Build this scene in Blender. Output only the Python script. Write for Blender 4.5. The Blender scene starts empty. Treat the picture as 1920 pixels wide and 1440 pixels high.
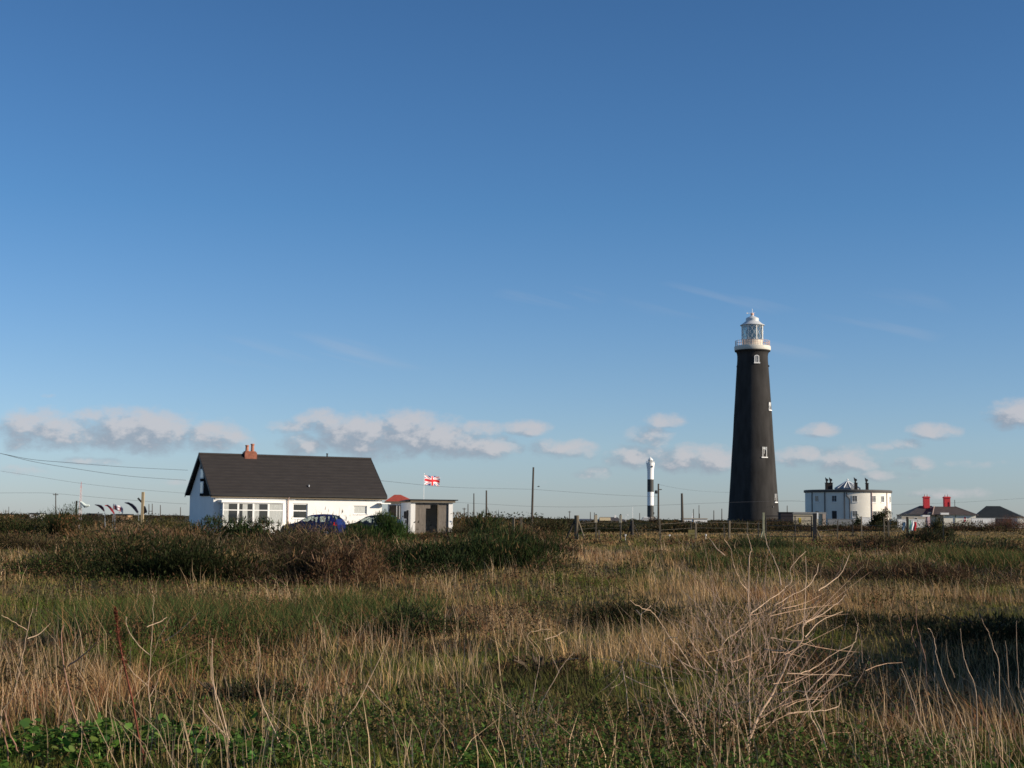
import bpy, bmesh, math, random
import numpy as np
from mathutils import Vector, Matrix
R = math.radians
random.seed(7)
rng = np.random.default_rng(11)
C = bpy.context.scene.collection
sc = bpy.context.scene

# ------------------------------------------------------------------ camera, sky, sun, exposure
F = 2700.0            # focal length in photo pixels (1920 wide)
EYE = 1.75
PITCH, ROLL = R(5.33), R(0.5)
cam_d = bpy.data.cameras.new('camera')
cam = bpy.data.objects.new('camera', cam_d)
C.objects.link(cam)
sc.camera = cam
cam_d.sensor_width = 36.0
cam_d.lens = 36.0 * F / 1920.0
cam_d.clip_start = 0.1
cam_d.clip_end = 20000
CM = Matrix.Rotation(R(90) + PITCH, 4, 'X') @ Matrix.Rotation(ROLL, 4, 'Z')
cam.matrix_world = Matrix.Translation((0, 0, EYE)) @ CM
CR = CM.to_3x3() @ Vector((1, 0, 0))
CU = CM.to_3x3() @ Vector((0, 1, 0))
CF = CM.to_3x3() @ Vector((0, 0, -1))

SUN_AZ, SUN_EL = R(106), R(20)       # clockwise from +Y
world = bpy.data.worlds.new('World')
sc.world = world
world.use_nodes = True
sd = bpy.data.lights.new('sun', 'SUN')
sd.energy = 5.0
sd.angle = R(0.5)
sd.color = (1.0, 0.86, 0.68)
sun = bpy.data.objects.new('sun', sd)
C.objects.link(sun)
S = Vector((math.sin(SUN_AZ) * math.cos(SUN_EL), math.cos(SUN_AZ) * math.cos(SUN_EL), math.sin(SUN_EL)))
sun.rotation_euler = S.to_track_quat('Z', 'Y').to_euler()
sun.location = S * 60
sc.view_settings.view_transform = 'Standard'
sc.view_settings.look = 'None'
sc.view_settings.exposure = 0.35
sc.view_settings.gamma = 1.0
sc.cycles.use_denoising = True
sc.cycles.max_bounces = 5
sc.cycles.diffuse_bounces = 2
sc.cycles.transparent_max_bounces = 12
sc.cycles.filter_width = 1.6


def X(px, D, z=1.0):
    """world x of something seen at photo column px, at distance D and height z"""
    k = (px - 960.0) / F
    dz = z - EYE
    return (k * (D * CF.y + dz * CF.z) - (D * CR.y + dz * CR.z)) / (CR.x - k * CF.x)


def P(px, py, D):
    d = CR * ((px - 960.0) / F) + CU * ((720.0 - py) / F) + CF
    return Vector((0, 0, EYE)) + d * (D / d.y)


def ss(a, b, x):
    t = np.clip((x - a) / (b - a), 0, 1)
    return t * t * (3 - 2 * t)


_lat = rng.random((256, 256))


def vn(x, y, s=1.0, o=0):
    """value noise 0..1"""
    x = np.asarray(x, float) / s + 37.3 * o + 1000; y = np.asarray(y, float) / s + 91.7 * o + 1000
    xi = np.floor(x).astype(int); yi = np.floor(y).astype(int)
    fx = x - xi; fy = y - yi
    fx = fx * fx * (3 - 2 * fx); fy = fy * fy * (3 - 2 * fy)
    g = lambda a, b: _lat[a % 256, b % 256]
    return (g(xi, yi) * (1 - fx) + g(xi + 1, yi) * fx) * (1 - fy) + (g(xi, yi + 1) * (1 - fx) + g(xi + 1, yi + 1) * fx) * fy


def fbm(x, y, s, o=0):
    return 0.55 * vn(x, y, s, o) + 0.3 * vn(x, y, s / 2.1, o + 5) + 0.15 * vn(x, y, s / 4.3, o + 9)


def gh(x, y):
    x = np.asarray(x, float); y = np.asarray(y, float)
    z = 0.5 * ss(18, 72, y)
    z = z + (fbm(x, y, 7, 1) - 0.5) * 0.34 * ss(6, 22, y) * (1 - ss(300, 600, y))
    z = z + (fbm(x, y, 3.1, 13) - 0.5) * 0.60 * ss(9, 15, y) * (1 - ss(40, 75, y))
    z = z - 0.45 * np.exp(-((x - 6.0) / 2.8) ** 2 - ((y - 17.6) / 3.6) ** 2) - 0.28 * np.exp(-((x - 1.9) / 1.2) ** 2 - ((y - 24.0) / 1.3) ** 2)
    z = z + (fbm(x, y, 1.4, 3) - 0.5) * 0.10 * (1 - ss(60, 120, y))
    return z


def G(px, py):
    """ground point under photo pixel (flat part of the ground height only)"""
    H = 971.5 + (px - 960) * math.tan(ROLL)
    D = 30.0
    for _ in range(20):
        D = 0.5 * D + 0.5 * (EYE - 0.5 * float(ss(18, 72, D))) * F / max(py - H, 2)
    return Vector((X(px, D, 0.2), D, 0))


# ------------------------------------------------------------------ helpers
def lin(c):
    return tuple((v / 255 / 12.92) if v / 255 <= 0.04045 else ((v / 255 + 0.055) / 1.055) ** 2.4 for v in c)


MATS = {}


def mat(name, col=(0.5, 0.5, 0.5), rough=0.8, noise=0.0, nscale=3.0, metal=0.0, bump=0.0, spec=0.3, col2=None, vec=(1, 1, 1)):
    if name in MATS:
        return MATS[name]
    m = bpy.data.materials.new(name)
    m.use_nodes = True
    nt = m.node_tree
    b = nt.nodes['Principled BSDF']
    b.inputs['Base Color'].default_value = (*col, 1)
    b.inputs['Roughness'].default_value = rough
    b.inputs['Metallic'].default_value = metal
    b.inputs['Specular IOR Level'].default_value = spec
    if noise > 0 or col2:
        tc = nt.nodes.new('ShaderNodeTexCoord')
        mp = nt.nodes.new('ShaderNodeMapping'); mp.inputs['Scale'].default_value = vec
        n = nt.nodes.new('ShaderNodeTexNoise'); n.inputs['Scale'].default_value = nscale
        n.inputs['Detail'].default_value = 6
        r = nt.nodes.new('ShaderNodeValToRGB')
        r.color_ramp.elements[0].position = 0.3; r.color_ramp.elements[1].position = 0.72
        c2 = col2 or tuple(v * (1 - noise) for v in col)
        r.color_ramp.elements[0].color = (*c2, 1)
        r.color_ramp.elements[1].color = (*[min(1, v * (1 + noise * 0.5)) for v in col], 1)
        nt.links.new(tc.outputs['Object'], mp.inputs['Vector'])
        nt.links.new(mp.outputs[0], n.inputs['Vector'])
        nt.links.new(n.outputs[0], r.inputs[0]); nt.links.new(r.outputs[0], b.inputs['Base Color'])
        if bump:
            bp = nt.nodes.new('ShaderNodeBump'); bp.inputs['Strength'].default_value = bump
            bp.inputs['Distance'].default_value = 0.05
            nt.links.new(n.outputs[0], bp.inputs['Height']); nt.links.new(bp.outputs[0], b.inputs['Normal'])
    MATS[name] = m
    return m


def glass_mat(name, tint, transp):
    m = bpy.data.materials.new(name); m.use_nodes = True
    nt = m.node_tree; nt.nodes.clear()
    o = nt.nodes.new('ShaderNodeOutputMaterial'); mx = nt.nodes.new('ShaderNodeMixShader')
    t = nt.nodes.new('ShaderNodeBsdfTransparent'); t.inputs[0].default_value = (*tint, 1)
    g = nt.nodes.new('ShaderNodeBsdfGlossy'); g.inputs['Roughness'].default_value = 0.05
    g.inputs[0].default_value = (0.9, 0.9, 0.9, 1)
    mx.inputs[0].default_value = 1 - transp
    nt.links.new(t.outputs[0], mx.inputs[1]); nt.links.new(g.outputs[0], mx.inputs[2]); nt.links.new(mx.outputs[0], o.inputs[0])
    MATS[name] = m
    return m


def veg_mat(name, transl=0.3, rough=0.7):
    m = bpy.data.materials.new(name); m.use_nodes = True
    nt = m.node_tree; nt.nodes.clear()
    o = nt.nodes.new('ShaderNodeOutputMaterial'); mx = nt.nodes.new('ShaderNodeMixShader')
    a = nt.nodes.new('ShaderNodeAttribute'); a.attribute_name = 'Col'
    d = nt.nodes.new('ShaderNodeBsdfDiffuse'); t = nt.nodes.new('ShaderNodeBsdfTranslucent')
    mx.inputs[0].default_value = transl
    nt.links.new(a.outputs['Color'], d.inputs[0]); nt.links.new(a.outputs['Color'], t.inputs[0])
    nt.links.new(d.outputs[0], mx.inputs[1]); nt.links.new(t.outputs[0], mx.inputs[2]); nt.links.new(mx.outputs[0], o.inputs[0])
    MATS[name] = m
    return m


class MB:
    def __init__(s):
        s.v = []; s.f = []; s.mi = []; s.m = Matrix.Identity(4)

    def add(s, vs, fs, mi=0):
        b = len(s.v)
        s.v += [tuple(s.m @ Vector(v)) for v in vs]
        s.f += [tuple(b + i for i in f) for f in fs]
        s.mi += [mi] * len(fs)
        return s

    def box(s, x0, x1, y0, y1, z0, z1, mi=0):
        v = [(x, y, z) for z in (z0, z1) for y in (y0, y1) for x in (x0, x1)]
        return s.add(v, [(0, 2, 3, 1), (4, 5, 7, 6), (0, 1, 5, 4), (2, 6, 7, 3), (0, 4, 6, 2), (1, 3, 7, 5)], mi)

    def prism(s, poly, y0, y1, mi=0):
        """poly in x,z extruded along y"""
        n = len(poly)
        v = [(x, y0, z) for x, z in poly] + [(x, y1, z) for x, z in poly]
        f = [tuple(range(n)), tuple(range(2 * n - 1, n - 1, -1))]
        f += [(i, i + n, (i + 1) % n + n, (i + 1) % n) for i in range(n)]
        return s.add(v, f, mi)

    def lathe(s, prof, n=48, cap=True, mi=0, c=(0, 0)):
        v = []; f = []
        for r, z in prof:
            v += [(c[0] + r * math.cos(2 * math.pi * i / n), c[1] + r * math.sin(2 * math.pi * i / n), z) for i in range(n)]
        for k in range(len(prof) - 1):
            for i in range(n):
                j = (i + 1) % n
                f.append((k * n + i, k * n + j, (k + 1) * n + j, (k + 1) * n + i))
        if cap:
            f.append(tuple(range(n - 1, -1, -1))); f.append(tuple((len(prof) - 1) * n + i for i in range(n)))
        return s.add(v, f, mi)

    def tube(s, pts, rad, n=5, mi=0):
        pts = [Vector(p) for p in pts]
        if not hasattr(rad, '__len__'):
            rad = [rad] * len(pts)
        v = []; f = []
        for k, p in enumerate(pts):
            a = pts[max(k - 1, 0)]; b = pts[min(k + 1, len(pts) - 1)]
            t = (b - a).normalized()
            u = t.cross(Vector((0.31, 0.95, 0.05)))
            if u.length < 1e-3:
                u = t.cross(Vector((1, 0, 0)))
            u.normalize(); w = t.cross(u)
            v += [tuple(p + (u * math.cos(2 * math.pi * i / n) + w * math.sin(2 * math.pi * i / n)) * rad[k]) for i in range(n)]
        for k in range(len(pts) - 1):
            for i in range(n):
                j = (i + 1) % n
                f.append((k * n + i, k * n + j, (k + 1) * n + j, (k + 1) * n + i))
        f.append(tuple(range(n - 1, -1, -1))); f.append(tuple((len(pts) - 1) * n + i for i in range(n)))
        return s.add(v, f, mi)

    def build(s, name, m, parent=None, smooth=False, bevel=0):
        me = bpy.data.meshes.new(name)
        me.from_pydata(s.v, [], s.f)
        for x in (m if isinstance(m, (list, tuple)) else [m]):
            me.materials.append(x)
        me.polygons.foreach_set('material_index', s.mi)
        bm = bmesh.new(); bm.from_mesh(me); bmesh.ops.recalc_face_normals(bm, faces=bm.faces)
        bm.to_mesh(me); bm.free()
        if smooth:
            me.polygons.foreach_set('use_smooth', [True] * len(me.polygons))
            try:
                me.set_sharp_from_angle(angle=R(40))
            except Exception:
                pass
        o = bpy.data.objects.new(name, me); C.objects.link(o)
        if parent:
            o.parent = parent
        if bevel:
            b = o.modifiers.new('bevel', 'BEVEL'); b.width = bevel; b.segments = 2
        return o


def tag(o, label=None, cat=None, group=None, kind=None):
    if label: o['label'] = label
    if cat: o['category'] = cat
    if group: o['group'] = group
    if kind: o['kind'] = kind
    return o


def thing(name, label, cat, loc=(0, 0, 0), rz=0.0, group=None):
    o = bpy.data.objects.new(name, None); C.objects.link(o)
    o.empty_display_size = 0.3
    o.location = loc; o.rotation_euler = (0, 0, rz)
    return tag(o, label, cat, group)


def base(px, D, z=None):
    x = X(px, D, 0.5)
    return Vector((x, D, float(gh(x, D)) if z is None else z))


def fast_mesh(name, V, nq, quads, tris, col, m, parent=None):
    """V (N,3); quads (q,4), tris (t,3); col (N,3)"""
    me = bpy.data.meshes.new(name)
    me.vertices.add(len(V)); me.vertices.foreach_set('co', np.ascontiguousarray(V, np.float32).ravel())
    loops = np.concatenate([quads.ravel(), tris.ravel()]).astype(np.int32)
    me.loops.add(len(loops)); me.loops.foreach_set('vertex_index', loops)
    st = np.concatenate([np.arange(len(quads)) * 4, len(quads) * 4 + np.arange(len(tris)) * 3]).astype(np.int32)
    me.polygons.add(len(st)); me.polygons.foreach_set('loop_start', st)
    me.update(calc_edges=True)
    a = me.color_attributes.new('Col', 'FLOAT_COLOR', 'POINT')
    a.data.foreach_set('color', np.concatenate([np.clip(col, 0, 1), np.ones((len(col), 1))], 1).astype(np.float32).ravel())
    me.materials.append(m)
    o = bpy.data.objects.new(name, me); C.objects.link(o)
    if parent: o.parent = parent
    return o


def blades(name, pos, h, w, lean, col, m, parent=None, az=None, dirv=None, tip=1.15, kink=0):
    """narrow curved leaves; lean (n,2) horizontal tip offset; dirv (n,3) overrides"""
    n = len(pos)
    if az is None:
        az = rng.uniform(0, math.pi, n)
    f = np.stack([np.cos(az), np.sin(az), np.zeros(n)], 1)
    if dirv is None:
        top = pos + np.stack([lean[:, 0], lean[:, 1], h], 1)
        mid = pos + np.stack([lean[:, 0] * 0.33, lean[:, 1] * 0.33, h * 0.56], 1)
    else:
        top = pos + dirv * h[:, None]
        mid = pos + dirv * (h * 0.5)[:, None]
    if kink: mid = mid + rng.normal(0, kink, (n, 3)) * np.array([1, 1, .3]) * h[:, None]
    ww = w[:, None] * 0.5
    V = np.stack([pos - f * ww, pos + f * ww, mid - f * ww * 0.85, mid + f * ww * 0.85, top], 1).reshape(-1, 3)
    i = (np.arange(n) * 5)[:, None]
    q = i + np.array([[0, 1, 3, 2]]); t = i + np.array([[2, 3, 4]])
    c = np.stack([col, col, col, col, col * tip], 1).reshape(-1, 3)
    return fast_mesh(name, V, n, q, t, c, m, parent)


def jitter(col, n, s=0.18, h=0.08):
    c = np.array(col)[None, :] * (1 + rng.normal(0, s, (n, 1))) * (1 + rng.normal(0, h, (n, 3)))
    return np.clip(c, 0.004, 1)


exec_parts = []
# ------------------------------------------------------------------ sky with cloud band
def make_world():
    nt = world.node_tree; N = nt.nodes; L = nt.links
    for n in list(N): N.remove(n)
    out = N.new('ShaderNodeOutputWorld'); bg = N.new('ShaderNodeBackground')
    sky = N.new('ShaderNodeTexSky'); sky.sky_type = 'NISHITA'; sky.sun_disc = False
    sky.sun_elevation = SUN_EL; sky.sun_rotation = SUN_AZ
    sky.air_density = 1.0; sky.dust_density = 0.2; sky.ozone_density = 2.2; sky.altitude = 0
    bg.inputs['Strength'].default_value = 0.08
    tc = N.new('ShaderNodeTexCoord'); sp = N.new('ShaderNodeSeparateXYZ'); L.new(tc.outputs['Generated'], sp.inputs[0])

    def M(op, a, b=None, c=None):
        n = N.new('ShaderNodeMath'); n.operation = op
        for i, v in enumerate((a, b, c)):
            if v is None: continue
            if isinstance(v, (int, float)): n.inputs[i].default_value = v
            else: L.new(v, n.inputs[i])
        return n.outputs[0]

    def ramp(fac, els):
        r = N.new('ShaderNodeValToRGB'); L.new(fac, r.inputs[0])
        e = r.color_ramp.elements
        e[0].position, e[0].color = els[0][0], (*els[0][1], 1)
        e[1].position, e[1].color = els[-1][0], (*els[-1][1], 1)
        for p, c in els[1:-1]:
            k = e.new(p); k.color = (*c, 1)
        return r.outputs[0]

    def mixc(fac, a, b, mode='MIX'):
        n = N.new('ShaderNodeMix'); n.data_type = 'RGBA'; n.blend_type = mode
        for s, v in ((n.inputs[0], fac), (n.inputs[6], a), (n.inputs[7], b)):
            if isinstance(v, (int, float)): s.default_value = v
            elif isinstance(v, tuple): s.default_value = (*v, 1)
            else: L.new(v, s)
        return n.outputs[2]

    az = M('ARCTAN2', sp.outputs[0], sp.outputs[1])
    el = M('ARCSINE', sp.outputs[2])
    # Nishita sky tint by elevation, raised above the view to brighten shaded walls
    elr = M('MULTIPLY', el, 1 / 1.2)
    tint = ramp(elr, SKY_TINT)
    base_sky = mixc(1.0, sky.outputs[0], tint, 'MULTIPLY')

    # cloud coordinates: units of 100 photo pixels
    k = F / 100.0
    u0 = M('MULTIPLY', az, k); v0 = M('MULTIPLY', el, k)

    g = bpy.data.node_groups.new('cloud_density', 'ShaderNodeTree')
    g.interface.new_socket('u', in_out='INPUT', socket_type='NodeSocketFloat')
    g.interface.new_socket('v', in_out='INPUT', socket_type='NodeSocketFloat')
    g.interface.new_socket('d', in_out='OUTPUT', socket_type='NodeSocketFloat')
    gi = g.nodes.new('NodeGroupInput'); go = g.nodes.new('NodeGroupOutput')

    def GM(op, a, b=None, c=None):
        n = g.nodes.new('ShaderNodeMath'); n.operation = op
        for i, v in enumerate((a, b, c)):
            if v is None: continue
            if isinstance(v, (int, float)): n.inputs[i].default_value = v
            else: g.links.new(v, n.inputs[i])
        return n.outputs[0]
    cv = g.nodes.new('ShaderNodeCombineXYZ'); g.links.new(gi.outputs[0], cv.inputs[0]); g.links.new(gi.outputs[1], cv.inputs[1])

    def noise(scale, detail, rough, off=(0, 0, 0), st=(1, 1, 1)):
        mp = g.nodes.new('ShaderNodeMapping'); mp.inputs['Location'].default_value = off; mp.inputs['Scale'].default_value = st
        g.links.new(cv.outputs[0], mp.inputs['Vector'])
        n = g.nodes.new('ShaderNodeTexNoise'); n.inputs['Scale'].default_value = scale
        n.inputs['Detail'].default_value = detail; n.inputs['Roughness'].default_value = rough
        g.links.new(mp.outputs[0], n.inputs['Vector'])
        return n.outputs[0]
    field = None
    for (px, py, rx, ry, a) in CLOUDS:
        d = CR * ((px - 960.0) / F) + CU * ((720.0 - py) / F) + CF; d.normalize()
        cu, cvv = math.atan2(d.x, d.y) * k, math.asin(d.z) * k
        du = GM('MULTIPLY', GM('SUBTRACT', gi.outputs[0], cu), 100.0 / rx)
        dv = GM('MULTIPLY', GM('SUBTRACT', gi.outputs[1], cvv), 100.0 / ry)
        # flatter base: squash below the centre
        r2 = GM('ADD', GM('MULTIPLY', du, du), GM('MULTIPLY', dv, dv))
        f_ = GM('SUBTRACT', a * 1.0 + .05, GM('MULTIPLY', r2, .80))
        field = f_ if field is None else GM('MAXIMUM', field, f_)
    field = GM('MAXIMUM', field, -4.0)
    n1 = noise(2.1, 8, 0.62, (3.1, 7.7, 0), (1, 1.5, 1))
    n2 = noise(0.7, 4, 0.5, (13.1, 2.7, 0), (1, 1.6, 1))
    nn = GM('ADD', GM('MULTIPLY', GM('SUBTRACT', n1, 0.5), 2.9), GM('MULTIPLY', GM('SUBTRACT', n2, 0.5), 1.3))
    g.links.new(GM('ADD', field, nn), go.inputs[0])

    def grp(u, v):
        n = N.new('ShaderNodeGroup'); n.node_tree = g
        L.new(u, n.inputs[0]); L.new(v, n.inputs[1])
        return n.outputs[0]
    d0 = grp(u0, v0)
    d1 = grp(M('ADD', u0, 0.24), M('ADD', v0, 0.10))
    d2 = grp(M('ADD', u0, 0.02), M('ADD', v0, 0.30))
    cov = M('SMOOTHSTEP', d0, 0.0, 1.0) if False else None
    mr = N.new('ShaderNodeMapRange'); mr.interpolation_type = 'SMOOTHSTEP'; L.new(d0, mr.inputs[0])
    mr.inputs[1].default_value = -0.42; mr.inputs[2].default_value = 1.1
    cov = mr.outputs[0]
    li = N.new('ShaderNodeMapRange'); li.interpolation_type = 'SMOOTHSTEP'
    L.new(M('ADD', M('MULTIPLY', M('SUBTRACT', d0, d1), 1.15), M('MULTIPLY', M('SUBTRACT', d0, d2), 0.6)), li.inputs[0])
    li.inputs[1].default_value = -0.35; li.inputs[2].default_value = 1.05
    ccol = mixc(li.outputs[0], CLOUD_DARK, CLOUD_LIT)
    fade = M('MULTIPLY', cov, CLOUD_OP)
    c1 = mixc(fade, base_sky, ccol)

    # thin high wisps
    cvw = N.new('ShaderNodeCombineXYZ'); L.new(M('ADD', M('MULTIPLY', u0, 0.35), M('MULTIPLY', v0, 0.55)), cvw.inputs[0])
    L.new(M('SUBTRACT', M('MULTIPLY', v0, 2.2), M('MULTIPLY', u0, -0.55)), cvw.inputs[1])
    wn = N.new('ShaderNodeTexNoise'); wn.inputs['Scale'].default_value = 1.1; wn.inputs['Detail'].default_value = 5
    L.new(cvw.outputs[0], wn.inputs['Vector'])
    wf = None
    for (px, py, rx, ry) in [(1030, 558, 120, 26), (1660, 600, 130, 60), (1500, 640, 110, 40), (620, 660, 280, 40), (1350, 560, 200, 40)]:
        d = CR * ((px - 960.0) / F) + CU * ((720.0 - py) / F) + CF; d.normalize()
        cu, cvv = math.atan2(d.x, d.y) * k, math.asin(d.z) * k
        du = M('MULTIPLY', M('SUBTRACT', u0, cu), 100.0 / rx); dv = M('MULTIPLY', M('SUBTRACT', v0, cvv), 100.0 / ry)
        q = M('MAXIMUM', M('SUBTRACT', 1.0, M('ADD', M('MULTIPLY', du, du), M('MULTIPLY', dv, dv))), 0.0)
        wf = q if wf is None else M('MAXIMUM', wf, q)
    wm = N.new('ShaderNodeMapRange'); L.new(wn.outputs[0], wm.inputs[0])
    wm.inputs[1].default_value = 0.5; wm.inputs[2].default_value = 0.75
    c2 = mixc(M('MULTIPLY', M('MULTIPLY', wm.outputs[0], wf), 0.22), c1, CLOUD_LIT)
    L.new(c2, bg.inputs['Color']); L.new(bg.outputs[0], out.inputs[0])


CLOUD_LIT = (5.6, 5.4, 5.6)
CLOUD_DARK = (2.9, 3.3, 4.0)
CLOUD_OP = 0.80
SKY_TINT = [(0.0, (.70, .85, 1.32)), (.017, (.70, .86, 1.31)), (.043, (.74, .91, 1.30)), (.087, (.67, .87, 1.20)), (.177, (.49, .80, 1.12)), (.293, (.43, .72, 1.02)), (.42, (.62, .84, 1.05)), (1.0, (1.0, 1.05, 1.1))]
CLOUDS = [  # px, py, rx, ry, strength
    (66, 806, 66, 32, 1.1), (190, 812, 60, 34, .8), (262, 808, 90, 34, 1.3), (300, 818, 60, 26, 1.0), (195, 782, 60, 18, .7), (405, 818, 58, 28, 1.1),
    (545, 800, 55, 18, .5), (600, 790, 50, 22, .9), (570, 832, 44, 22, .9), (680, 822, 90, 36, 1.2), (765, 810, 52, 36, 1.3), (830, 822, 60, 34, .9),
    (895, 806, 50, 18, .6), (920, 840, 60, 22, .9), (985, 802, 42, 16, .7), (1055, 842, 70, 20, .6), (1190, 855, 50, 22, .8), (1110, 890, 36, 14, .6),
    (1245, 788, 38, 14, .7), (1300, 862, 85, 26, .9), (1215, 820, 46, 22, .6), (1495, 855, 40, 18, 1.0), (1535, 808, 38, 14, .6), (1590, 862, 60, 28, .7),
    (1750, 808, 45, 14, .9), (1700, 832, 30, 12, .55), (1908, 776, 44, 24, 1.0), (1650, 838, 34, 10, .4), (1712, 868, 40, 14, .55), (1640, 892, 80, 14, .3), (1830, 870, 60, 10, .3),
    (40, 880, 60, 12, .15), (170, 866, 70, 10, .35), (350, 905, 60, 8, .0), (1000, 905, 60, 8, .0), (1800, 925, 90, 12, .3), (90, 742, 20, 6, .0)]
#TUNE_SKY
make_world()


def proj(v):
    d = Vector(v) - Vector((0, 0, EYE)); z = d.dot(CF)
    return 960 + F * d.dot(CR) / z, 720 - F * d.dot(CU) / z


# ------------------------------------------------------------------ ground
def make_ground():
    ys = [-60, -30, -12, -4, 0, 4]
    y = 7.0
    while y < 60: ys.append(y); y += 0.22 + y * 0.006
    while y < 9000: ys.append(y); y *= 1.045
    ys = np.array(ys)
    t = np.linspace(-1, 1, 221)
    t = np.sign(t) * np.abs(t) ** 1.15
    half = 22 + np.abs(ys) * 0.62
    XX = t[None, :] * half[:, None]; YY = np.repeat(ys[:, None], len(t), 1)
    ZZ = gh(XX, YY)
    V = np.stack([XX, YY, ZZ], 2).reshape(-1, 3)
    ny, nx = XX.shape
    i = (np.arange(ny - 1)[:, None] * nx + np.arange(nx - 1)[None, :]).ravel()
    q = np.stack([i, i + 1, i + nx + 1, i + nx], 1)
    m = bpy.data.materials.new('turf_soil'); m.use_nodes = True
    nt = m.node_tree; b = nt.nodes['Principled BSDF']; b.inputs['Roughness'].default_value = 0.95
    b.inputs['Specular IOR Level'].default_value = 0.1
    g = nt.nodes.new('ShaderNodeNewGeometry')
    n1 = nt.nodes.new('ShaderNodeTexNoise'); n1.inputs['Scale'].default_value = 0.12; n1.inputs['Detail'].default_value = 9
    n1.inputs['Roughness'].default_value = 0.65
    r = nt.nodes.new('ShaderNodeValToRGB'); e = r.color_ramp.elements
    e[0].position = .36; e[0].color = (.022, .020, .009, 1); e[1].position = .70; e[1].color = (.17, .125, .06, 1)
    k = e.new(.5); k.color = (.065, .055, .024, 1)
    nt.links.new(g.outputs['Position'], n1.inputs['Vector']); nt.links.new(n1.outputs[0], r.inputs[0])
    nt.links.new(r.outputs[0], b.inputs['Base Color'])
    o = fast_mesh('ground', V, 0, q, np.zeros((0, 3), int), np.ones((len(V), 3)), m)
    tag(o, 'rough shingle and turf flat running to the horizon', 'ground', kind='structure')


make_ground()

# ------------------------------------------------------------------ materials
WHITE = mat('white_render', (.80, .79, .76), .75, .06, 1.3, bump=.15)
SLATE = mat('dark_roof_tiles', (.028, .024, .023), .75, .20, 1.2, vec=(1, 1, 5), bump=.4)
TIMBER = mat('pale_timber', (.42, .33, .20), .8, .35, 6, vec=(6, 6, .6))
DARKWOOD = mat('dark_timber', (.030, .025, .020), .8, .4, 5)
POSTW = mat('weathered_post', (.145, .120, .085), .85, .45, 8, vec=(5, 5, .8))
BLACK = mat('black_paint', (.012, .012, .014), .5)
PAINTW = mat('white_paint', (.82, .82, .80), .5)
DGLASS = mat('dark_window_glass', (.02, .023, .025), .08, spec=.6)
CURT = mat('net_curtain', (.50, .52, .50), .9, .35, 14, vec=(5, 5, .3))
BRICK = mat('red_brick', (.26, .095, .06), .85, .35, 8)
POT = mat('terracotta', (.40, .17, .11), .8, .25, 6)
GREYW = mat('grey_weathered_boarding', (.19, .165, .14), .85, .3, 2.2, vec=(4, 4, .7))
FASC = mat('brown_fascia', (.16, .13, .09), .7, .2, 3)
METAL = mat('galvanised_metal', (.45, .46, .47), .45, metal=.7)
STEEL = mat('dark_steel', (.05, .05, .055), .5, metal=.4)
WIREM = mat('cable_black', (.03, .03, .035), .6)
POLEM = mat('creosoted_pole', (.075, .062, .050), .85, .3, 4, vec=(3, 3, .4))
INNER = mat('dark_interior', (.02, .018, .016), .9)


def window(parent, x0, x1, z0, z1, y, bars_x=(), bars_z=(), curtain=False, name='window', fr=.06, sill=True, gl=None, depth=.05):
    """window in the local x-z plane at depth y (outer wall face), facing -y"""
    m = MB(); t = fr
    m.box(x0, x0 + t, y - .03, y + depth, z0, z1); m.box(x1 - t, x1, y - .03, y + depth, z0, z1)
    m.box(x0 + t, x1 - t, y - .03, y + depth, z0, z0 + t); m.box(x0 + t, x1 - t, y - .03, y + depth, z1 - t, z1)
    for b in bars_x: m.box(b - t / 2, b + t / 2, y - .026, y + depth - .004, z0 + t, z1 - t)
    for b in bars_z: m.box(x0 + t, x1 - t, y - .022, y + depth - .008, b - t / 2, b + t / 2)
    w = m.build(name, PAINTW, parent)
    MB().box(x0 + t * .5, x1 - t * .5, y - .002, y + .002 + depth * .5, z0 + t * .5, z1 - t * .5).build('pane', gl or (CURT if curtain else DGLASS), w)
    if sill:
        MB().box(x0 - .08, x1 + .08, y - .10, y + .02, z0 - .09, z0 - .003).build('sill', PAINTW, w)
    return w


def wall_with_holes(m, x0, x1, z0, z1, y0, y1, holes):
    """boxes around rectangular holes (x0,x1,z0,z1), sorted, non overlapping in x"""
    x = x0
    for (a, b, c, d) in sorted(holes):
        m.box(x, a, y0, y1, z0, z1)
        if c > z0: m.box(a, b, y0, y1, z0, c)
        m.box(a, b, y0, y1, d, z1)
        x = b
    m.box(x, x1, y0, y1, z0, z1)


# ------------------------------------------------------------------ white cottage
TH = R(29)
c0 = P(396, 925.6, 95)
GZ = 0.45
cot = thing('white_cottage', 'long white rendered cottage with dark pitched roof and bay window', 'cottage', (c0.x, c0.y, GZ), TH)
EAVE = c0.z - GZ
ex, ey = Vector((math.cos(TH), math.sin(TH), 0)), Vector((-math.sin(TH), math.cos(TH), 0))


def loc_x(origin, px, y=0.0, z=1.5, lo=-5, hi=40, e1=None, e2=None):
    e1 = e1 or ex; e2 = e2 or ey
    for _ in range(50):
        mid = (lo + hi) / 2
        p = Vector(origin) + e1 * mid + e2 * y; p.z = z
        if proj(p)[0] < px: lo = mid
        else: hi = mid
    return (lo + hi) / 2


CO = Vector((c0.x, c0.y, 0))
cx = lambda px, y=0.25, z=2.2: loc_x(CO, px, y, z)
LEN = cx(725.4, 0, c0.z)
HD = 2.95
RZ = P(373.7, 851.5, c0.y + HD * math.cos(TH)).z - GZ
OH = .25
sl = (RZ - EAVE) / HD
wt = EAVE - .10
print('cottage', LEN, EAVE, RZ)
m = MB()
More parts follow.
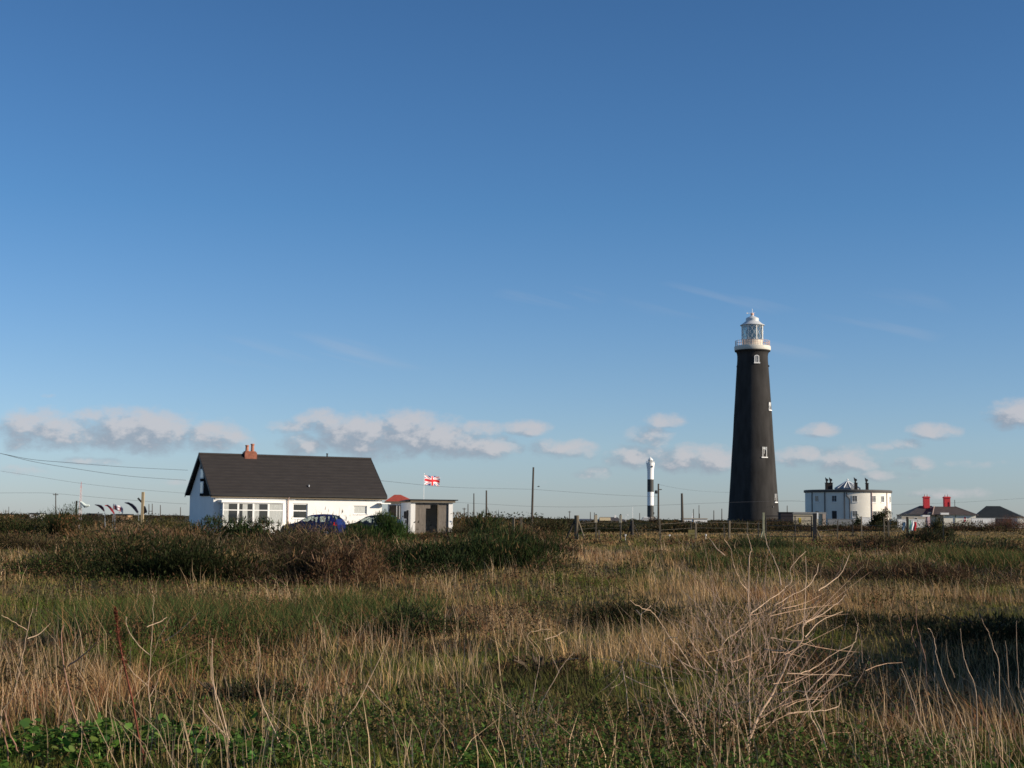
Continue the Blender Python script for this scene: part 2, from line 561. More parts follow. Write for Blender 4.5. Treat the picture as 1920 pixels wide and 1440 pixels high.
# front wall with openings
wx = [(cx(549), cx(577), cx(549)), ]
w2 = (cx(549), cx(577), 1.15, 2.18)
w3 = (cx(663), cx(688), 1.50, 2.08)
bx0, bx1 = cx(411), cx(524)
wall_with_holes(m, OH, LEN - OH, -.4, wt, OH, OH + .25, [w2, w3])
m.box(OH, LEN - OH, 2 * HD - OH - .25, 2 * HD - OH, -.4, wt)
for xa, xb in ((OH, OH + .25), (LEN - OH - .25, LEN - OH)):
    m.box(xa, xb, OH + .25, 2 * HD - OH - .25, -.4, wt)
    m.m = Matrix.Translation((0, 0, 0))
    v = [(xa, OH, wt), (xa, 2 * HD - OH, wt), (xa, HD, RZ - .12), (xb, OH, wt), (xb, 2 * HD - OH, wt), (xb, HD, RZ - .12)]
    m.add(v, [(0, 1, 2), (3, 5, 4), (0, 3, 4, 1), (1, 4, 5, 2), (2, 5, 3, 0)])
walls = m.build('wall', WHITE, cot)
m = MB()
t = .12
prof = [(0, EAVE), (HD, RZ), (2 * HD, EAVE), (2 * HD, EAVE - t), (HD, RZ - t), (0, EAVE - t)]
for i in range(2):
    a, b = [(0, 1), (1, 2)][i]
    n_c = 13
    for k in range(n_c):   # overlapping tile courses
        f0, f1 = k / n_c, (k + 1) / n_c
        if i == 1: f0, f1 = f1, f0
        ya, za = prof[a][0] + (prof[b][0] - prof[a][0]) * f0, prof[a][1] + (prof[b][1] - prof[a][1]) * f0
        yb, zb = prof[a][0] + (prof[b][0] - prof[a][0]) * f1, prof[a][1] + (prof[b][1] - prof[a][1]) * f1
        if i == 1: ya, za, yb, zb = ya, za, yb, zb
        v = [(0, ya, za + .035), (LEN, ya, za + .035), (LEN, yb, zb + .005), (0, yb, zb + .005),
             (0, ya, za - .07), (LEN, ya, za - .07), (LEN, yb, zb - .10), (0, yb, zb - .10)]
        m.add(v, [(0, 1, 2, 3), (7, 6, 5, 4), (0, 4, 5, 1), (1, 5, 6, 2), (2, 6, 7, 3), (3, 7, 4, 0)])
roof = m.build('roof', SLATE, cot)
m = MB(); m.tube([(-.02, HD, RZ + .02), (LEN + .02, HD, RZ + .02)], .09, 8); m.build('ridge_tiles', SLATE, roof)
# chimney
chx = cx(468, HD, 5.6)
m = MB(); m.box(chx - .44, chx + .44, HD - .26, HD + .26, RZ - .5, RZ + .22); m.box(chx - .38, chx + .38, HD - .21, HD + .21, RZ + .22, RZ + .30)
ch = m.build('chimney', BRICK, roof, bevel=.015)
for dx, h in ((-.20, .42), (.19, .52)):
    MB().lathe([(.15, RZ + .28), (.115, RZ + .36), (.105, RZ + .3 + h * .8), (.135, RZ + .3 + h * .84), (.13, RZ + .3 + h)], 14, c=(chx + dx, HD)).build('chimney_pot', POT, ch, True)
fx = cx(613, HD, 5.4)
MB().lathe([(.05, RZ - .1), (.05, RZ + .26), (.075, RZ + .27), (.075, RZ + .32)], 12, c=(fx, HD)).build('flue_pipe', BLACK, roof, True)
# bargeboards, fascia, gutter
for xa in (-.045, LEN + .005):
    m = MB()
    for (ya, za, yb, zb) in ((0, EAVE, HD, RZ), (2 * HD, EAVE, HD, RZ)):
        v = [(xa, ya, za - .18), (xa, yb, zb - .18), (xa, yb, zb + .03), (xa, ya, za + .03)]
        v2 = [(p[0] + .04, p[1], p[2]) for p in v]
        m.add(v + v2, [(0, 1, 2, 3), (7, 6, 5, 4), (0, 4, 5, 1), (1, 5, 6, 2), (2, 6, 7, 3), (3, 7, 4, 0)])
    m.build('bargeboard', BLACK, cot)
m = MB(); m.box(.0, LEN, .03, .07, EAVE - .25, EAVE - .072); m.box(0, LEN, .073, OH - .003, EAVE - .21, EAVE - .17)
m.build('fascia', FASC, cot)
MB().tube([(0, -.03, EAVE - .10), (LEN, -.03, EAVE - .10)], .055, 8).build('gutter', BLACK, cot)
dpx = cx(540.5, .1)
PIPEM = mat('pinkish_pipe', (.42, .30, .27), .6)
MB().tube([(dpx, -.03, EAVE - .12), (dpx, .17, EAVE - .4), (dpx + .02, .2, 1.0), (dpx + .25, .17, .55), (dpx + .30, .17, -.2)], .038, 6).build('downpipe', PIPEM, cot, True)
# gable cladding (near half above eave level) + its two windows
m = MB(); xg = OH - .05
yb_ = HD + .1
m.add([(xg, OH - .02, wt - .03), (xg, yb_, wt - .03), (xg, yb_, RZ - .2), (xg - .05, OH - .02, wt - .03), (xg - .05, yb_, wt - .03), (xg - .05, yb_, RZ - .2)],
      [(0, 1, 2), (3, 5, 4), (0, 3, 4, 1), (1, 4, 5, 2), (2, 5, 3, 0)])
m.build('gable_cladding', mat('black_weatherboard', (.012, .014, .014), .95, .3, 2, spec=.05), cot)
for z0, z1 in ((RZ - 1.65, RZ - 1.0), (EAVE + .05, EAVE + .85)):
    f = MB(); f.box(xg - .09, xg - .052, HD - .75, HD - .05, z0, z1)
    w = f.build('window', PAINTW, cot)
    MB().box(xg - .10, xg - .092, HD - .67, HD - .13, z0 + .07, z1 - .07).build('pane', mat('pale_reflective_glass', (.35, .42, .48), .1, spec=.8), w)
# soil pipe in the valley of the gable
# bay window
BD = .75   # projection
m = MB()
bz0, bz1 = .75, 2.17
m.box(bx0, bx1, -BD + OH, OH - .004, -.4, bz0)
bay = m.build('bay_window', WHITE, cot)
m = MB(); m.box(bx0 - .12, bx1 + .12, -BD + OH - .12, OH - .004, bz1 + .012, bz1 + .17); m.build('bay_roof', PAINTW, bay)
m = MB(); m.box(bx0 - .3, LEN * .47, OH - .06, OH - .008, bz1 + .2, bz1 + .27); m.build('render_band', PAINTW, walls)
nb = 4; bw = (bx1 - bx0) / nb
for i in range(nb):
    a, b = bx0 + i * bw, bx0 + (i + 1) * bw
    window(bay, a + .004, b - .004, bz0 + .005, bz1, -BD + OH, (), (bz0 + (bz1 - bz0) * .66,), False, fr=.055, sill=False)
    # curtains hanging behind glass
    cw = bw * (.95 if i == 3 else .42)
    side = a + .06 if i in (0, 2, 3) else a + .3
    mm = MB()
    for k in range(10):
        xx = side + (cw - .1) * k / 10
        mm.box(xx, xx + (cw - .1) / 10 * .92, -BD + OH - .012 - .004 * (k % 2), -BD + OH - .006, bz0 + .09, bz1 - .08)
    mm.build('curtain', CURT, bay)
# bay left side window
m = MB()
sx = bx0
m.box(sx + .002, sx + .06, -BD + OH + .06, -BD + OH + .12, bz0, bz1); m.box(sx + .002, sx + .06, OH - .1, OH - .02, bz0, bz1)
m.box(sx + .002, sx + .06, -BD + OH + .12, OH - .1, bz0, bz0 + .06); m.box(sx + .002, sx + .06, -BD + OH + .12, OH - .1, bz1 - .06, bz1)
m.box(sx + .006, sx + .056, -BD + OH + .12, OH - .1, bz0 + .93, bz0 + .98)
sw = m.build('window', PAINTW, bay)
MB().box(sx + .02, sx + .03, -BD + OH + .12, OH - .1, bz0 + .06, bz1 - .06).build('pane', mat('pale_reflective_glass'), sw)
m = MB(); m.box(bx1 - .06, bx1, -BD + OH + .06, OH - .02, bz0, bz1); m.build('bay_cheek', WHITE, bay)
# sash windows in openings
window(cot, w2[0], w2[1], w2[2], w2[3], OH + .10, (), ((w2[2] + w2[3]) / 2 + .02,), fr=.07)
window(cot, w3[0], w3[1], w3[2], w3[3], OH + .10, (), (), True, fr=.05)
# porch stub roof at the right end
MB().box(cx(708), cx(726), -.35, OH - .004, 2.22, 2.29).build('canopy', PAINTW, cot)
sdp = P(579, 914, 97.2)
MB().lathe([(.05, EAVE + .58), (.05, EAVE + .72)], 10, c=(cx(579, .6, 3.8), .58)).build('roof_vent', METAL, roof)


def leafy(name, parent, cen, rad, n, leaf, col, seed=0, matn='leaf', up=.5, shell=.55, wid=.5, cols=None):
    """cloud of small pointed leaves/shoots in an uneven lumpy dome"""
    r = np.random.default_rng(seed)
    nl = max(5, int(n ** .33))
    cen = np.array(cen, float); rad = np.array(rad, float)
    lob = r.normal(0, .42, (nl, 3)) * rad; lob[:, 2] = np.abs(lob[:, 2]) * .8
    k = r.integers(0, nl, n)
    d = r.normal(0, 1, (n, 3)); d /= np.linalg.norm(d, axis=1)[:, None]
    rr = (shell + (1 - shell) * r.random(n)) * r.uniform(.32, .55, nl)[k]
    p = lob[k] + d * rr[:, None] * rad * 1.05
    p[:, 2] = np.where(p[:, 2] < 0, -p[:, 2] * .3, p[:, 2])
    dv = d * (1 - up) + np.array([0, 0, up]) + r.normal(0, .28, (n, 3)); dv /= np.linalg.norm(dv, axis=1)[:, None]
    dv[:, 2] = np.abs(dv[:, 2])
    c = np.array(col)[None, :] * (1 + r.normal(0, .22, (n, 1))) * (1 + r.normal(0, .10, (n, 3)))
    c *= (0.8 + .45 * r.random(nl))[k][:, None]
    if cols is not None:
        pick = r.random(n) < cols[1]
        lobp = r.random(nl)[k] < .5
        pick = pick & lobp
        c[pick] = np.array(cols[0]) * (1 + r.normal(0, .2, (pick.sum(), 1)))
    return blades(name, p + cen, r.uniform(.5, 1.5, n) * leaf * np.where(r.random(n) < .07, 2.2 if leaf < .15 else 1.2, 1), leaf * wid * r.uniform(.5, 1.2, n), None, np.clip(c, .004, 1), MATS[matn], parent, az=r.uniform(0, math.pi, n), dirv=dv, tip=1.1)


veg_mat('leaf', .25)
veg_mat('grass_blade', .15)
veg_mat('twig', .05)

cl = thing('climbing_shrub', 'dark leafy shrub against the right end of the cottage', 'shrub', base(716, 97.5), 0)
leafy('foliage', cl, (0, 0, .2), (.7, .5, 1.6), 1600, .09, (.05, .06, .03), 5, wid=.6)
MB().tube([(0, 0, 0), (.1, 0, .6), (0, .1, 1.3)], [.04, .03, .01], 5).build('stem', DARKWOOD, cl)

# ------------------------------------------------------------------ annexe with red hipped roof
D_A = 111
ax0, ax1 = X(724, D_A, 3), X(773, D_A, 3)
an = thing('red_roofed_annexe', 'small shaded white outbuilding with a red hipped roof behind the garage', 'outbuilding', (ax0, D_A, .5), 0)
W = ax1 - ax0; Dp = 3.6
ze = P(750, 940, D_A).z - .5; zr = P(745, 927.5, D_A + 1.6).z - .5
m = MB(); m.box(.12, W - .12, .15, .35, -.4, ze - .05); m.box(.12, .3, .35, Dp - .3, -.4, ze - .05); m.box(W - .3, W - .12, .35, Dp - .3, -.4, ze - .05); m.box(.12, W - .12, Dp - .3, Dp - .12, -.4, ze - .05)
m.build('wall', WHITE, an)
m = MB()
rx0, rx1 = X(739, D_A + 1.7, 3) - ax0, X(751, D_A + 1.7, 3) - ax0
v = [(-.1, 0, ze), (W + .1, 0, ze), (W + .1, Dp, ze), (-.1, Dp, ze), (rx0, Dp / 2, zr), (rx1, Dp / 2, zr)]
m.add(v, [(0, 1, 5, 4), (1, 2, 5), (2, 3, 4, 5), (3, 0, 4), (3, 2, 1, 0)])
REDT = mat('red_clay_tiles', (.42, .075, .045), .8, .25, 5, bump=.3)
m.build('roof', REDT, an)
m = MB(); m.box(-.12, W + .12, -.03, 0, ze - .16, ze - .004); m.build('fascia', FASC, an)
wA, wB = X(743, D_A, 2) - ax0, X(755, D_A, 2) - ax0
window(an, wA, wB, 1.0, ze - .25, .14, ((wA + wB) / 2,), (), fr=.04, name='window')
m = MB(); m.box(.25, W * .38, .10, .148, -.3, ze - .3); m.build('door', DARKWOOD, an)

# ------------------------------------------------------------------ garage / shed
gth = R(14)
D_G = 104.5
g0 = Vector((X(770, D_G, 2), D_G, .45))
gar = thing('open_garage', 'flat roofed grey garage with two white end pillars and a dark open doorway', 'garage', g0, gth)
ge1 = Vector((math.cos(gth), math.sin(gth), 0)); ge2 = Vector((-math.sin(gth), math.cos(gth), 0))
gx = lambda px, y=0: loc_x(Vector((g0.x, g0.y, 0)), px, y, 2, -2, 12, ge1, ge2)
GW = gx(849)
top = P(849, 943.0, D_G + GW * math.sin(gth)).z - .45
GD = 4.2
m = MB()
m.box(0, gx(778.5), 0, .3, -.4, top); m.build('pillar', WHITE, gar)
m = MB(); m.box(gx(841.3), GW, 0, .3, -.4, top); m.build('pillar', WHITE, gar)
m = MB(); m.box(0, .15, .303, GD, -.4, top); m.box(GW - .15, GW, .303, GD, -.4, top); m.box(.15, GW - .15, GD - .15, GD, -.4, top); m.build('wall', WHITE, gar)
m = MB(); a, b = gx(798.5, .1), gx(820.5, .1)
m.box(gx(778.5) + .003, a, .10, .18, -.4, top - .003); m.box(b, gx(841.3) - .003, .10, .18, -.4, top - .003); m.box(a, b, .10, .18, top - .16, top - .003)
m.box(a, a + (b - a) * .38, .10, .18, top - .42, top - .16)
m.build('boarding', GREYW, gar)
m = MB(); m.box(b - .03, b + .05, .03, .098, -.4, top - .12); m.build('door_post', POSTW, gar)
MB().box(-.05, GW + .15, -.14, -.08, top + .003, top + .16).build('fascia', FASC, gar)
m = MB(); m.add([(-.1, -.2, top + .18), (GW + .35, -.2, top + .17), (GW + .35, GD + .2, top + .1), (-.1, GD + .2, top + .1),
                 (-.1, -.2, top + .24), (GW + .35, -.2, top + .23), (GW + .35, GD + .2, top + .15), (-.1, GD + .2, top + .15)],
                [(0, 1, 2, 3), (7, 6, 5, 4), (0, 4, 5, 1), (1, 5, 6, 2), (2, 6, 7, 3), (3, 7, 4, 0)])
m.build('roof', BLACK, gar)

# dark post with box left of the garage
bp = base(763.5, 103)
pb = thing('meter_post', 'dark post carrying a small box beside the left wall of the garage', 'post', bp)
m = MB(); m.box(-.07, .07, -.06, .06, -.2, 1.75); m.build('post', BLACK, pb)
m = MB(); m.box(-.26, -.072, -.10, .10, 1.15, 1.68); m.build('box', BLACK, pb, bevel=.02)

# ------------------------------------------------------------------ cars
def make_car(label, loc, rz, paint, tall=1.46, Lc=3.9, sedan=False):
    car = thing('parked_car', label, 'car', loc, rz, 'cars parked in front of the cottage')
    Wd = .83
    # stations along x (0 front .. Lc rear): belt z, roof z (same as belt where bonnet), half widths
    st = [(0, .50, .62, .60, .45), (.10, .30, .70, .72, .60), (.55, .22, .80, .80, .72), (1.0, .20, .88, .83, .70), (1.22, .20, .93, .83, .66),
          (1.75, .20, .96, .83, .58), (2.0, .20, .97, .83, .57), (2.6, .20, .98, .83, .57), (3.1, .20, 1.0, .82, .56), (3.45, .22, 1.02, .80, .54), (3.72, .28, 1.0, .76, .60), (3.85, .36, .93, .72, .66), (3.9, .45, .80, .70, .62)]
    top_ = [.66, .76, .86, .95, 1.02, 1.33, 1.41, 1.46, 1.44, 1.38, 1.18, .98, .84]
    n = len(st); S_ = Lc / 3.9; kz = tall / 1.46
    ring = []
    for i in range(n):
        x, zb, zw, hw, ht = st[i]; zt = top_[i]
        pr = [(0, zb), (hw * .88, zb), (hw, zb + .12), (hw * 1.02, (zb + zw) / 2), (hw, zw), (ht + (hw - ht) * .62, zw + (zt - zw) * .4), (ht + (hw - ht) * .18, zw + (zt - zw) * .88), (ht * .86, zt), (0, zt + .015)]
        ring.append([(x * S_, p, z * kz) for p, z in pr])
    K = 9
    # which quads are glass: side (between ring 4..6), windscreen (6..8) between stations
    side_glass = {(4, 4): 0, (5, 4): 0, (5, 5): 0, (6, 4): 0, (6, 5): 0, (7, 4): 1, (7, 5): 1, (8, 4): 2, (8, 5): 2, (4, 5): 0}
    bm_b = MB(); gs_ = {1: MB(), -1: MB()}; ws = MB(); rw = MB()
    for sgn in (1, -1):
        for i in range(n - 1):
            for j in range(K - 1):
                a = [ring[i][j], ring[i + 1][j], ring[i + 1][j + 1], ring[i][j + 1]]
                q = [(p[0], p[1] * sgn, p[2]) for p in a]
                c = [sum(p[t_] for p in q) / 4 for t_ in range(3)]
                fs = [(0, 1, 2, 3)]
                is_s = j in (4, 5) and 4 <= i <= 8
                is_w = j in (6, 7) and i == 4
                is_r = j in (6, 7) and i == 9
                if is_s or is_w or is_r:
                    # frame: inset
                    k_ = .88 if is_s else .93
                    if is_s and i in (4,): k_ = .7
                    inn = [tuple(c[t_] + (p[t_] - c[t_]) * k_ for t_ in range(3)) for p in q]
                    if is_s:   # only pillars at both ends + thin top/bottom
                        pill = {4: (.55, .98), 5: (.02, 1.0), 6: (.0, .86), 7: (.14, .9), 8: (.12, .55)}[i]
                        def at(u, v_, q=q):
                            b0 = Vector(q[0]).lerp(Vector(q[1]), u); t0 = Vector(q[3]).lerp(Vector(q[2]), u)
                            return tuple(b0.lerp(t0, v_))
                        v0, v1 = (.1, 1.0) if j == 4 else (0.0, .82)
                        u0, u1 = pill
                        inn = [at(u0, v0), at(u1, v0), at(u1, v1), at(u0, v1)]
                        bm_b.add(q + inn, [(0, 1, 5, 4), (1, 2, 6, 5), (2, 3, 7, 6), (3, 0, 4, 7)])
                        gs_[sgn].add(inn, fs)
                    else:
                        e = [q[0], q[1], q[2], q[3]]
                        (ws if is_w else rw).add([(p[0], p[1], p[2] + .003) for p in q], fs)
                else:
                    bm_b.add(q, fs)
    # close nose and tail
    for i in (0, n - 1):
        for sgn in (1, -1):
            bm_b.add([(p[0], p[1] * sgn, p[2]) for p in ring[i]], [tuple(range(K))])
    bd = bm_b.build('body', paint, car, True)
    CG = MATS['car_glass']
    gs_[1].build('side_window', CG, car); gs_[-1].build('side_window', CG, car); ws.build('windscreen', CG, car, True); rw.build('rear_window', CG, car, True)
    for sgn in (1, -1):
        m_ = MB(); x = 3.62 * S_
        m_.add([(x, sgn * .80, .82 * kz), (x + .22 * S_, sgn * .735, .78 * kz), (x + .19 * S_, sgn * .725, .97 * kz), (x + .02, sgn * .79, 1.0 * kz),
                (x - .05, sgn * .70, .82 * kz), (x + .1, sgn * .6, .8 * kz), (x + .1, sgn * .6, .95 * kz), (x - .05, sgn * .68, .98 * kz)],
               [(0, 1, 2, 3), (7, 6, 5, 4), (0, 4, 5, 1), (1, 5, 6, 2), (2, 6, 7, 3), (3, 7, 4, 0)])
        m_.build('tail_light', mat('tail_light_red', (.55, .02, .02), .25), car)
        m_ = MB(); m_.box(.06, .35, sgn * .60 - .1, sgn * .60 + .1, .60 * kz, .74 * kz); m_.build('headlight', mat('lamp_clear', (.7, .7, .7), .1), car, bevel=.03)
        m_ = MB(); m_.box(2.45 * S_, 2.65 * S_, sgn * .85 - .02, sgn * .85 + .02, .80 * kz, .84 * kz); m_.build('door_handle', METAL, car)
        m_ = MB(); m_.box(1.42 * S_, 1.58 * S_, min(sgn * .82, sgn * 1.0), max(sgn * .82, sgn * 1.0), .93 * kz, 1.07 * kz); m_.build('wing_mirror', paint, car, bevel=.04)
        for x in (.72, 3.15):
            m_ = MB(); m_.m = Matrix.Translation((x * S_, sgn * .74, .30)) @ Matrix.Rotation(R(90), 4, 'X')
            m_.lathe([(.20, -.10), (.29, -.10), (.31, -.06), (.31, .06), (.29, .10), (.20, .10)], 24, True)
            w = m_.build('wheel', mat('tyre_rubber', (.02, .02, .02), .9), car, True)
            m_ = MB(); m_.m = Matrix.Translation((x * S_, sgn * .75, .30)) @ Matrix.Rotation(R(90), 4, 'X')
            m_.lathe([(.03, -.105), (.19, -.108), (.19, .108), (.03, .105)], 18, True); m_.build('rim', METAL, w)
    for x in (2.1, 2.95):
        for sgn in (1, -1):
            m_ = MB(); m_.box(x * S_, (x + .12) * S_, sgn * .36 - .2, sgn * .36 + .2, .5, 1.0 * kz); m_.box((x + .02) * S_, (x + .11) * S_, sgn * .36 - .1, sgn * .36 + .1, 1.0 * kz, 1.2 * kz)
            m_.build('car_seat', mat('seat_fabric', (.03, .03, .035), .9), car, bevel=.03)
    return car


glass_mat('car_glass', (.62, .68, .66), .86)
BLUE = mat('blue_car_paint', (.010, .014, .085), .3, spec=.5)
DKP = mat('black_car_paint', (.018, .017, .020), .25, spec=.5)
# cars head left-and-away; local x=0 is the nose
yaw = R(-14)
b1 = base(534, 89.5); b1.z = .40
make_car('dark blue hatchback with a red tail light in front of the cottage windows', b1, yaw, BLUE, 1.50, 3.75)
b2 = base(638, 92.5); b2.z = .38
make_car('black car with pale side windows half hidden behind a green broom bush', b2, R(-10), DKP, 1.52, 4.0)

# ------------------------------------------------------------------ flags
def flag_pole(name, label, px, D, toppy, rad, m_, group=None):
    b = base(px, D); zt = P(px, toppy, D).z
    t_ = thing(name, label, 'flagpole', b, 0, group)
    mm = MB(); mm.tube([(0, 0, -.2), (0, 0, zt - b.z)], [rad, rad * .6], 8); mm.build('pole', m_, t_, True)
    mm = MB(); mm.lathe([(.01, zt - b.z - .005), (rad * 1.6, zt - b.z + .02), (rad * 1.6, zt - b.z + .05), (.01, zt - b.z + .08)], 10); mm.build('finial', m_, t_, True)
    return b, zt


D_F = 106
fb, fz = flag_pole('flagpole', 'slim white flagpole standing behind the open garage', 793.5, D_F, 889, .024, PAINTW)
FR = mat('flag_red', (.55, .02, .03), .8); FW = mat('flag_white', (.80, .78, .80), .8); FB = mat('flag_blue', (.05, .06, .20), .8)


def union(u, v):
    X_, Y_ = (u - .5) * 60, (v - .5) * 30
    if abs(Y_) < 3.8 or abs(X_) < 3.8: return 0
    if abs(Y_) < 6.2 or abs(X_) < 6.2: return 1
    for s in (1, -1):
        d = (Y_ * 2 - s * X_) / math.sqrt(5)
        left = X_ < 0
        # counterchanged saltire
        lo, hi = ((-2.3, 0) if (left == (s == 1)) else (0, 2.3))
        if lo < d < hi: return 0
        if abs(d) < 3.9: return 1
    return 2


def cloth_flag(name, label, cat, org, w, h, fun, mats, droop=.15, nx=60, ny=30, wave=.09, group=None, ph=0):
    m_ = MB(); vs = []; fs = []; mi = []
    for j in range(ny + 1):
        for i in range(nx + 1):
            u, v = i / nx, j / ny
            x = u * w * .96
            y = wave * math.sin(u * 9 + v * 1.6 + ph) * (u ** .5)
            z = v * h - droop * u * u + .04 * h * math.sin(u * 9 + 1)
            vs.append((x, y, z - h))
    for j in range(ny):
        for i in range(nx):
            a = j * (nx + 1) + i; fs.append((a, a + 1, a + nx + 2, a + nx + 1)); mi.append(fun((i + .5) / nx, (j + .5) / ny))
    m_.v = vs; m_.f = fs; m_.mi = mi
    o = m_.build(name, mats, None, True); o.location = org
    return tag(o, label, cat, group)


fl = cloth_flag('union_flag', 'red white and blue union flag flying from the white pole above the garage', 'flag', (fb.x + .05, fb.y, P(795, 891.5, D_F).z), (X(823, D_F, 4) - X(795, D_F, 4)) / math.cos(.6), 17.5 * D_F / F, union, [FR, FW, FB], droop=.08)
fl.rotation_euler.z = .6

# left group: mast with windsock, feather flags, post
D_L = 112
mb = base(149, D_L); zt = P(149, 903, D_L).z
mast = thing('lattice_mast', 'thin white lattice mast with a red tip left of the flags', 'mast', mb)
m = MB(); H_ = zt - mb.z
for a in (0, 2.09, 4.19):
    m.tube([(.13 * math.cos(a), .13 * math.sin(a), -.1), (.06 * math.cos(a), .06 * math.sin(a), H_ * .9)], .018, 4)
for k in range(14):
    z0, z1 = H_ * .9 * k / 14, H_ * .9 * (k + 1) / 14
    for q in range(3):
        a, b = 2.09 * q, 2.09 * (q + 1)
        r0, r1 = .13 - .07 * k / 14, .13 - .07 * (k + 1) / 14
        m.tube([(r0 * math.cos(a), r0 * math.sin(a), z0), (r1 * math.cos(b), r1 * math.sin(b), z1)], .01, 3)
m.build('lattice', mat('pinkish_white_paint', (.62, .50, .50), .6), mast)
MB().tube([(0, 0, H_ * .88), (0, 0, H_)], [.022, .012], 5).build('tip', mat('red_paint', (.5, .05, .04), .6), mast)
# windsock
sock = thing('windsock', 'long pale windsock streaming from the lattice mast', 'windsock', P(148, 940.5, D_L))
pts = [P(148, 940.5, D_L), P(153, 942.5, D_L), P(157.5, 946.8, D_L), P(162, 948.6, D_L), P(167.5, 947.5, D_L)]
pts = [p - Vector(sock.location) for p in pts]
MB().tube(pts, [.06, .10, .13, .12, .07], 10).build('sleeve', mat('pale_green_cloth', (.62, .70, .66), .8), sock, True)
MB().tube([pts[1] + Vector((.1, 0, -.1)), pts[2] + Vector((0, 0, -.12)), pts[3] + Vector((-.1, 0, -.12))], .05, 6).build('dark_stripe', STEEL, sock)
b = base(141.5, D_L); zt = P(141.5, 939, D_L).z
o = MB().tube([(0, 0, -.2), (0, 0, zt - b.z)], .07, 6).build('wooden_post', DARKWOOD); o.location = b
tag(o, 'short dark post just left of the lattice mast', 'post')


def feather(label, pts_top, pts_bot, D, m_, base_px, cat='banner', strp=None):
    """curved feather banner: outer and inner edge polylines in the plane at D, given a real thickness of cloth and a pole"""
    b = base(base_px, D)
    t_ = thing('feather_flag', label, cat, b, 0, 'feather flags beside the wooden post')
    A = [P(x, y, D) - b for x, y in pts_top]; B = [P(x, y, D) - b for x, y in pts_bot]
    m1 = MB(); n_ = len(A)
    vs = []
    for k in range(n_):
        off = Vector((0, .06 * math.sin(k * 1.3), 0))
        vs += [tuple(A[k] + off), tuple(B[k] + off), tuple(A[k] + off + Vector((0, .015, 0))), tuple(B[k] + off + Vector((0, .015, 0)))]
    fs = []; mi = []
    for k in range(n_ - 1):
        a = 4 * k; c = a + 4
        fs += [(a, a + 1, c + 1, c), (a + 2, c + 2, c + 3, a + 3), (a, c, c + 2, a + 2), (a + 1, a + 3, c + 3, c + 1)]
        mi += [(strp[k] if strp else 0)] * 4
    m1.v = vs; m1.f = fs; m1.mi = mi
    m1.build('sail', m_ if isinstance(m_, list) else [m_], t_)
    MB().tube([(0, 0, -.1)] + [tuple(p + Vector((0, .02, 0))) for p in reversed(A)], .022, 5).build('pole', METAL, t_, True)


DKC = mat('dark_maroon_cloth', (.05, .012, .03), .8); RC = mat('red_cloth', (.50, .05, .06), .8); NAVY = mat('navy_cloth', (.018, .016, .035), .8)
feather('dark maroon feather flag, leftmost of the row of curved flags', [(177.5, 946), (184, 946.3), (190, 947.5), (194, 951.5), (196, 957)], [(177.5, 946.6), (183.5, 949.5), (187.5, 952.5), (191.5, 956), (195.5, 959.5)], D_L, DKC, 197.5)
feather('plain red feather flag beside the dark maroon one', [(196.5, 947.5), (202, 946.3), (207.5, 950), (212, 956), (215, 962.5)], [(196.5, 948.5), (201, 949.5), (204.5, 953), (208.5, 958), (214, 964)], D_L + 1, RC, 215.5)
feather('large navy feather flag arching left from the wooden post', [(233.5, 942.2), (241, 941.8), (249, 945.2), (255, 951), (259.8, 960)], [(233.5, 943), (240.5, 946), (247, 951.2), (252.5, 957), (257.5, 963)], D_L - 1, NAVY, 260)
fm = cloth_flag('patterned_flag', 'red and white patterned flag flapping between the red and navy feather flags', 'flag', P(212, 945.5, D_L + 2), .85, .42,
                lambda u, v: 1 if (v > .75 or (abs(u - .5) < .14 and abs(v - .4) < .22) or (u > .8 and v < .5)) else 0, [mat('dusty_red_cloth', (.30, .10, .12), .8), FW], droop=.30, nx=24, ny=12, wave=.05)
pf = base(210, D_L + 2)
o = MB().tube([(0, 0, -.1), (.08, 0, P(211, 944, D_L + 2).z - pf.z)], .02, 5).build('flag_staff', METAL); o.location = pf
tag(o, 'thin staff carrying the red and white patterned flag', 'pole')
pb_ = base(266, D_L - 2); zt = P(266, 922.5, D_L - 2).z - pb_.z
wp = thing('carved_post', 'tall sunlit timber post with dark slanting arms right of the navy flag', 'post', pb_)
MB().box(-.10, .10, -.09, .09, -.3, zt).build('post', TIMBER, wp, bevel=.01)
s_ = (D_L - 2) / F
MB().tube([(-.09, 0, zt - 19 * s_), (-.38, 0, zt - 11.5 * s_)], [.07, .08], 6).build('arm', BLACK, wp)
m = MB(); m.prism([(.12, zt - 26 * s_), (.20, zt - 27 * s_), (.36, zt - 37 * s_), (.12, zt - 41 * s_)], -.05, .05); m.build('dark_panel', BLACK, wp)

# ------------------------------------------------------------------ old black lighthouse
D_T = 317.0
tb = base(1413.2, D_T, .5)
T = thing('black_lighthouse', 'tall tapering black brick lighthouse with a white gallery and glazed lantern', 'lighthouse', tb)
zz = lambda py: P(1413, py, D_T).z - .5
rr = lambda hp: hp * D_T / F
BT = mat('black_tarred_brick', (.043, .041, .040), .9, .34, .8, bump=.25, spec=.08, vec=(1, 1, .28))
prof = [(rr(47.8), -.6), (rr(47.4), zz(972)), (rr(45), zz(932.8)), (rr(42.4), zz(895)), (rr(40.1), zz(856.4)), (rr(37.6), zz(820)), (rr(35.5), zz(780)), (rr(33.2), zz(745)), (rr(31.2), zz(712)), (rr(29.9), zz(692)),
        (rr(28.7), zz(676)), (rr(28.6), zz(668)), (rr(29.4), zz(663)), (rr(31), zz(660.5)), (rr(33.2), zz(659.5)), (rr(33.2), zz(657.6))]
tw = MB().lathe(prof, 96).build('tower', BT, T, True)
